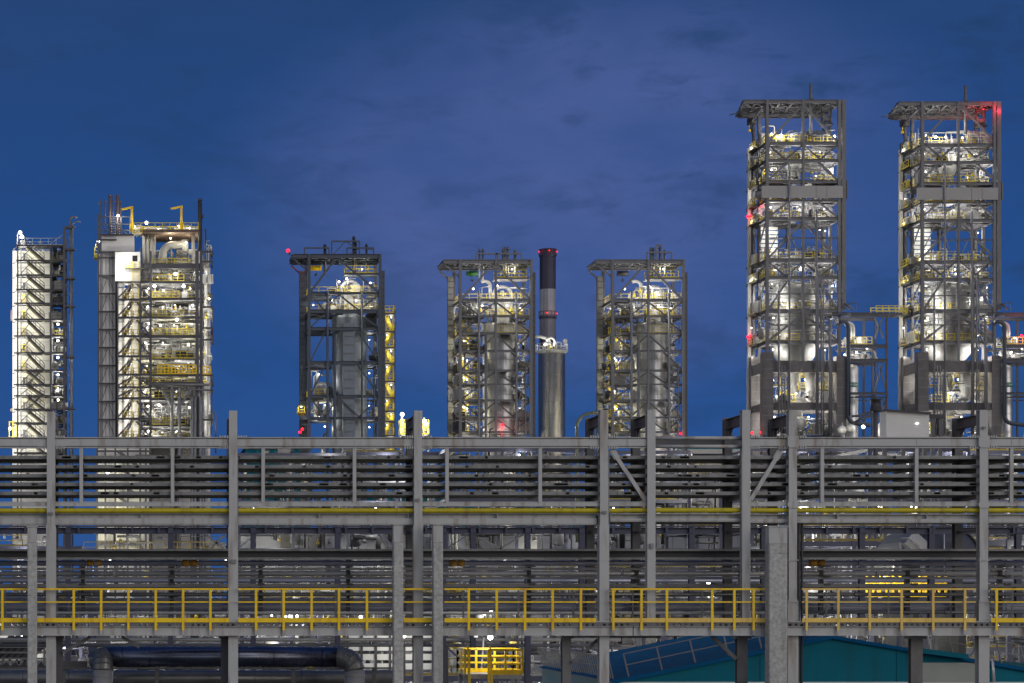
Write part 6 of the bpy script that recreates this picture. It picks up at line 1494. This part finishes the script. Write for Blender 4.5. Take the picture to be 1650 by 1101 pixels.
# stair bays
FS = [454, 483, 512, 542, 574.5, 604, 624.5, 642, 675, 706, 735]
tr, sg, sy = MB(), MB(), MB(); wl = MB(); wl.box(X(190), X(226), YF + 6, YF + 6.2, 0, Z(456)); part('stair_wall', wl, M_LPANEL, B)
for i, v in enumerate(FS):
    z = Z(v); k = MB(); k.hsec((X(187), YF, z), (X(243), YF, z), .3, 3.4 * K, .05); part('floor_beam', k, M_TSTEEL, B)
    k = MB(); k.box(X(190), X(200), YF + .4, YF + 5.9, z - .1, z); k.box(X(214), X(225), YF + .4, YF + 5.9, z - .1, z); part('landing', k, M_GRATE, B)
    if i < len(FS) - 1:
        z2 = Z(FS[i + 1]); stair(tr, sg, (X(198), YF + 2.2, z2), (X(214), YF + 2.2, z), 1.0); sg.rail((X(198), YF + .9, z2), (X(224), YF + .9, z2), 1.2, .9, .11)
        ladder(sy, X(218), YF + .8, z2, z, 1.05); sy.rail((X(198), YF + .6, z2 + .1), (X(211), YF + .6, z2 + .1), 1.15, .8, .1)
        for u in (212.5, 223.5): sy.bar((X(u), YF + .7, z2), (X(u), YF + .7, z - .3), .16)
        for a, b_ in ((190, 212), (241, 220)): kb = MB(); kb.bar((X(a), YF + .1, z2 + .3), (X(b_), YF + .1, z - .4), .26); part('brace', kb, M_TSTEEL, B)
        lamp(B, (X(207 if i % 2 else 211), YF + 3.6, z - .7), 520, WARM_L if i % 2 else WHITE_L, .17, off=(0, .5, -.4)); light(B, (X(196), YF + 4.6, z - 1.4), 240, WHITE_L)
part('stair_tread', tr, M_GRATE, B); part('stair_rail', sg, M_TSTEEL, B); part('stair_ladder', sy, M_LEM, B)
# main bays
FM = [(429, 8), (455, 4), (482, 4), (512, 4), (542.5, 5), (579, 2), (605, 3.5), (619, 8), (643.5, 4), (686, 3), (712, 3)]
wl = MB(); wl.box(X(229), X(330), YF + 10.9, YF + 11.1, 0, Z(432)); part('rear_wall', wl, M_LPANEL, B)
for i, (v, th) in enumerate(FM):
    z = Z(v); k = MB(); k.hsec((X(226 if v < 600 else 244), YF + .1, z), (X(326), YF + .1, z), .35, th * K, .05); part('floor_beam', k, M_TSTEEL, B)
    k = MB(); slab(k, X(227), X(325), YF + .6, YF + 10.6, z, rg, 9, 4, .85); part('floor', k, M_GRATE, B)
    r_ = MB(); r_.rail((X(246), YF + .5, z + .2), (X(246 + rg.uniform(40, 70)), YF + .5, z + .2), 1.15, 1.1, .09); r_.rail((X(230), YF + 3, z + .2), (X(316), YF + 3, z + .2), 1.15, 1.3, .08); part('guard_rail', r_, M_LEM, B)
k = MB(); k.rail((X(254), YF - .2, Z(603)), (X(316), YF - .2, Z(603)), 1.5, .6, .16, True, 2); k.rail((X(327), YF + .4, Z(603)), (X(339), YF + .4, Z(603)), 1.3, .6, .16); part('guard_rail', k, M_YEL, B)
c = newc(); hs = []
for i, (v, th) in enumerate(FM):
    zt_ = Z(FM[i - 1][0]) - .4 if i else Z(378); z = Z(v) + .15; h = zt_ - z
    if i == 0: clutter(c, X(230), X(322), YF + 1.5, YF + 10, z, z + h * .6, 44, rg, .3)
    else: clutter(c, X(228), X(322), YF + .8, YF + 10.2, z, z + h * .95, int(84 if h > 1.5 else 24), rg, .2)
    clutter(c, X(327), X(340), YF + 1.5, YF + 8, z, z + max(1, h * .9), 9, rg, .2)
put(c, B)
for i, (v, th) in enumerate(FM[:-1]):
    z = Z(v)
    for j in range(4):
        u = 236 + 24 * j + rg.uniform(-6, 6); lamp(B, (X(u), YF + rg.choice((1.5, 3.5, 6)), z - .7 - th * K * .3), 760 * rg.uniform(.6, 1.3), rg.choice((WHITE_L, WHITE_L, WARM_L)), .17 if rg.random() < .5 else .1)
for u, v in ((249, 461), (296, 461), (283, 441), (285, 515)): lamp(B, (X(u), YF + .2, Z(v)), 420, WARM_L if v > 500 else WHITE_L, .26)
# dark boxes of the control windows
k = MB(); k.box(X(260), X(276), YF + 1.2, YF + 1.6, Z(575), Z(568)); k.box(X(299), X(314), YF + 1.2, YF + 1.6, Z(574), Z(568)); part('window', k, M_WIN, B)
k = MB(); k.box(X(252), X(318), YF + 1.62, YF + 1.75, Z(577), Z(558)); part('control_room_wall', k, M_WHITE, B)
# pipe rack branching in front, lower right
k = MB()
for u in (277, 289, 309, 314, 322.5): k.cyl((X(u), YF - .7, 0), (X(u), YF - .7, Z(626 if u < 300 else 640)), .26, 10)
for a, b_ in ((263, 277), (306, 289)): k.tube([(X(a), YF - .7, Z(627)), (X(a), YF - .7, Z(632)), (X(b_), YF - .7, Z(655)), (X(b_), YF - .7, Z(670))], .24, 10)
k.cyl((X(244), YF - .7, Z(621)), (X(338), YF - .7, Z(621)), .2, 8); k.cyl((X(244), YF - .7, Z(629)), (X(338), YF - .7, Z(629)), .12, 8)
part('branch_pipe', k, M_PIPEG, B)
# silver header and elbow near the top
k = MB(); k.tube([(X(259), YF + 2, Z(420)), (X(262), YF + 2, Z(410))] + arc((X(278), YF + 2, Z(408)), 16 * K, math.pi * .95, math.pi / 2, 8) + [(X(298), YF + 2, Z(391))], .62, 14); k.tube([(X(298), YF + 2, Z(384)), (X(298), YF + 2, Z(402))], .6, 12); k.tube([(X(270), YF + 1.5, Z(438)), (X(274), YF + 1.5, Z(448)), (X(280), YF + 1.5, Z(455))], .35, 10); k.tube([(X(285), YF + 3, Z(402)), (X(318), YF + 3, Z(402))], .5, 12)
for u in (232, 238, 244, 248, 312): k.cyl((X(u), YF + 3, Z(428)), (X(u), YF + 3, Z(374)), .3, 10)
part('header_pipe', k, M_PIPEW, B)
# top deck
k = MB(); k.box(X(228), X(321), YF, YF + 10.5, Z(373.5), Z(371)); k.hsec((X(226), YF - .1, Z(372.5)), (X(321), YF - .1, Z(372.5)), .2, .45, .04); part('top_deck', k, M_BROWN, B)
k = MB(); k.rail((X(215), YF, Z(371)), (X(320), YF, Z(371)), 1.2, 1.2, .09); k.rail((X(230), YF + 4, Z(371)), (X(320), YF + 4, Z(371)), 1.2, 1.2, .09); k.rail((X(213), YF - .2, Z(376)), (X(229), YF - .2, Z(376)), 1.0, .8, .1); part('guard_rail', k, M_LEM, B)
for u0, u1, v, m in ((213, 232, 353.5, M_PIPEW), (251, 277, 354, M_ALUD), (293, 312, 353.5, M_PIPEW)):
    k = MB(); r = (u1 - u0) / 2 * K; x = X((u0 + u1) / 2); k.lathe(x, YF + 5, [(r, Z(371)), (r, Z(v + 8))] + [(r * math.cos(a), Z(v + 8) + (Z(v) - Z(v + 8)) * math.sin(a)) for a in (.3, .6, .9, 1.2)] + [(.02, Z(v))], 28); part('drum_head', k, m, B)
for j, (u, vt, ut, vm) in enumerate(((212.5, 332, 196, 336), (292.5, 331, 275, 335))):
    jc = thing('jib_crane', ('left' if j == 0 else 'right') + ' of the two yellow jib cranes on the broad lit tower', 'jib crane', (X(u), YF + 1, Z(371)), 'jib cranes on the broad lit tower')
    k = MB(); k.cyl((X(u), YF + 1, Z(372)), (X(u), YF + 1, Z(vt)), .19, 10); k.cyl((X(u), YF + 1, Z(371)), (X(u), YF + 1, Z(359)), .36, 10); part('post', k, M_YEL, jc)
    k = MB(); k.bar((X(u) + .2, YF + 1, Z(vt)), (X(ut), YF + 1, Z(vm)), .25, .3); part('arm', k, M_YEL, jc)
c = newc(); clutter(c, X(213), X(318), YF + 1.5, YF + 9, Z(371), Z(361), 24, rg, .14); put(c, B)
for u, v, y in ((236, 358, .6), (217, 362, 2), (255, 366, 2.5), (288, 362, 1.5), (306, 364, 2.2), (300, 390, .6), (275, 380, 2.5), (240, 380, 4), (312, 384, 4)): lamp(B, (X(u), YF + y, Z(v)), 380, WARM_L if v > 370 else WHITE_L, .26 if u == 236 else .14)
# left roof scaffold and vents
k = MB()
for u in (163, 169, 176.5, 182, 189, 195, 209): k.bar((X(u), YF + 2, Z(378)), (X(u), YF + 2, Z(346)), .16)
for v in (346, 358, 368): k.bar((X(160), YF + 2, Z(v)), (X(209), YF + 2, Z(v)), .16)
k.bar((X(195), YF + 2, Z(366)), (X(209), YF + 2, Z(378)), .18); part('roof_frame', k, M_TSTEEL, B)
k = MB()
for v in range(346, 376, 4): k.bar((X(178), YF + 4, Z(v)), (X(194), YF + 4, Z(v)), .12)
for u in range(178, 196, 4): k.bar((X(u), YF + 4, Z(376)), (X(u), YF + 4, Z(344)), .1)
part('roof_lattice', k, M_PIPEW, B)
k = MB()
for u, v, r in ((176.5, 312, .22), (182, 313, .12), (189, 312, .24), (169, 321, .1), (194, 321, .1), (162, 323, .12)): k.cyl((X(u), YF + 2.3, Z(378)), (X(u), YF + 2.3, Z(v)), r, 8); k.cyl((X(u), YF + 2.3, Z(v)), (X(u), YF + 2.3, Z(v - 1.6)), r * 1.3, 8)
k.bar((X(169), YF + 2.3, Z(321)), (X(194), YF + 2.3, Z(321)), .1); k.box(X(158.5), X(163.5), YF + 2, YF + 2.6, Z(325), Z(322)); part('vent_stack', k, M_BROWN, B)
lamp(B, (X(190), YF + 1.5, Z(345)), 260, r=.2); lamp(B, (X(158), YF + 2, Z(386)), 260, r=.24)
k = MB(); k.rail((X(152), YF + 2, Z(407)), (X(158), YF + 2, Z(407)), 1.2, .5, .12); k.box(X(151), X(158), YF + 1.8, YF + 4, Z(413), Z(407.5)); k.bar((X(151), YF + 2, Z(407)), (X(154), YF + 2, Z(390)), .1); part('side_balcony', k, M_LEM, B)
# right hand stack and outriggers
k = MB(); k.cyl((X(321.5), YF + .6, Z(404)), (X(321.5), YF + .6, Z(322)), .26, 10); k.cyl((X(324.5), YF + .9, 0), (X(324.5), YF + .9, Z(325)), .14, 8); k.box(X(319.5), X(326), YF + .3, YF + 1.1, Z(323), Z(319.5)); k.cyl((X(331.5), YF + 2, Z(430)), (X(331.5), YF + 2, Z(366)), .12, 8); k.box(X(324), X(328), YF + .5, YF + 1, Z(350), Z(345)); part('vent_stack', k, M_DARK, B)
k = MB(); k.cyl((X(336), YF + 4, 0), (X(336), YF + 4, Z(426)), .42, 12); k.tube([(X(332.5), YF + 3, 0), (X(332.5), YF + 3, Z(430)), (X(330), YF + 3, Z(424))], .3, 10); part('riser_pipe', k, M_PIPEW, B)
k = MB()
for v in (421, 405, 494, 528, 547, 604, 628, 676): k.hsec((X(326), YF + .8, Z(v)), (X(343.5), YF + .8, Z(v)), .25, .3, .03); k.hsec((X(343), YF + .8, Z(v)), (X(343), YF + 7, Z(v)), .2, .25, .03)
for u, a, b_ in ((343.5, 494, 555), (339, 421, 400), (341, 604, 700)): k.bar((X(u), YF + .9, Z(b_)), (X(u), YF + .9, Z(a)), .18)
part('outrigger', k, M_TSTEEL, B)
k = MB(); k.tube([(X(338), YF + 1, Z(664)), (X(345), YF + 1, Z(662)), (X(348), YF + 1, Z(668)), (X(348), YF + 1, Z(730))], .12, 7); part('drain_pipe', k, M_PIPEG, B)
for v in (432, 470, 515, 560, 600, 650, 690): light(B, (X(331), YF + 1.2, Z(v)), 160)
lamp(B, (X(337), YF + .5, Z(481)), 120, r=.16)
# the lit building at the foot of the broad tower, seen through the gap under the chord
Yb = 345.0
fb = thing('stair_house', 'pale lit stair house at the foot of the broad tower, seen under the yellow pipe', 'building', (px(195, Yb), Yb, 0))
k = MB(); k.box(px(156, Yb), px(240, Yb), Yb, Yb + 4, 0, pz(714, Yb)); x = px(156.5, Yb)
while x < px(239.5, Yb): k.box(x, x + .12, Yb - .04, Yb - .002, 0, pz(714.5, Yb)); x += .5
part('wall', k, M_WHITE, fb)
k = MB(); k.hsec((px(156, Yb), Yb - 1.2, pz(873, Yb)), (px(234, Yb), Yb - 1.2, pz(873, Yb)), .2, .3, .03); k.bar((px(205, Yb), Yb - 1.2, pz(860, Yb)), (px(232, Yb), Yb - 1.2, pz(886, Yb)), .25); k.bar((px(195, Yb), Yb - 1.2, pz(873, Yb)), (px(182, Yb), Yb - 1.2, pz(886, Yb)), .16)
for v in (728, 752, 776, 800, 824, 848): k.hsec((px(156, Yb), Yb - 1.2, pz(v, Yb)), (px(240, Yb), Yb - 1.2, pz(v, Yb)), .2, .3, .03); k.bar((px(190, Yb), Yb - 1.2, pz(v, Yb)), (px(222, Yb), Yb - 1.2, pz(v + 24, Yb)), .3, .5)
for u in (157, 170, 186, 206, 226, 235): k.bar((px(u, Yb), Yb - 1.2, 0), (px(u, Yb), Yb - 1.2, pz(720, Yb)), .3)
part('stair', k, M_TSTEEL, fb)
for u in (165, 190, 215):
    for v in (868, 820, 770): light(fb, P(u, v, Yb - 2.4), 150, WARM_L)
lamp(fb, P(173.5, 761, Yb - 2), 300, r=.3)
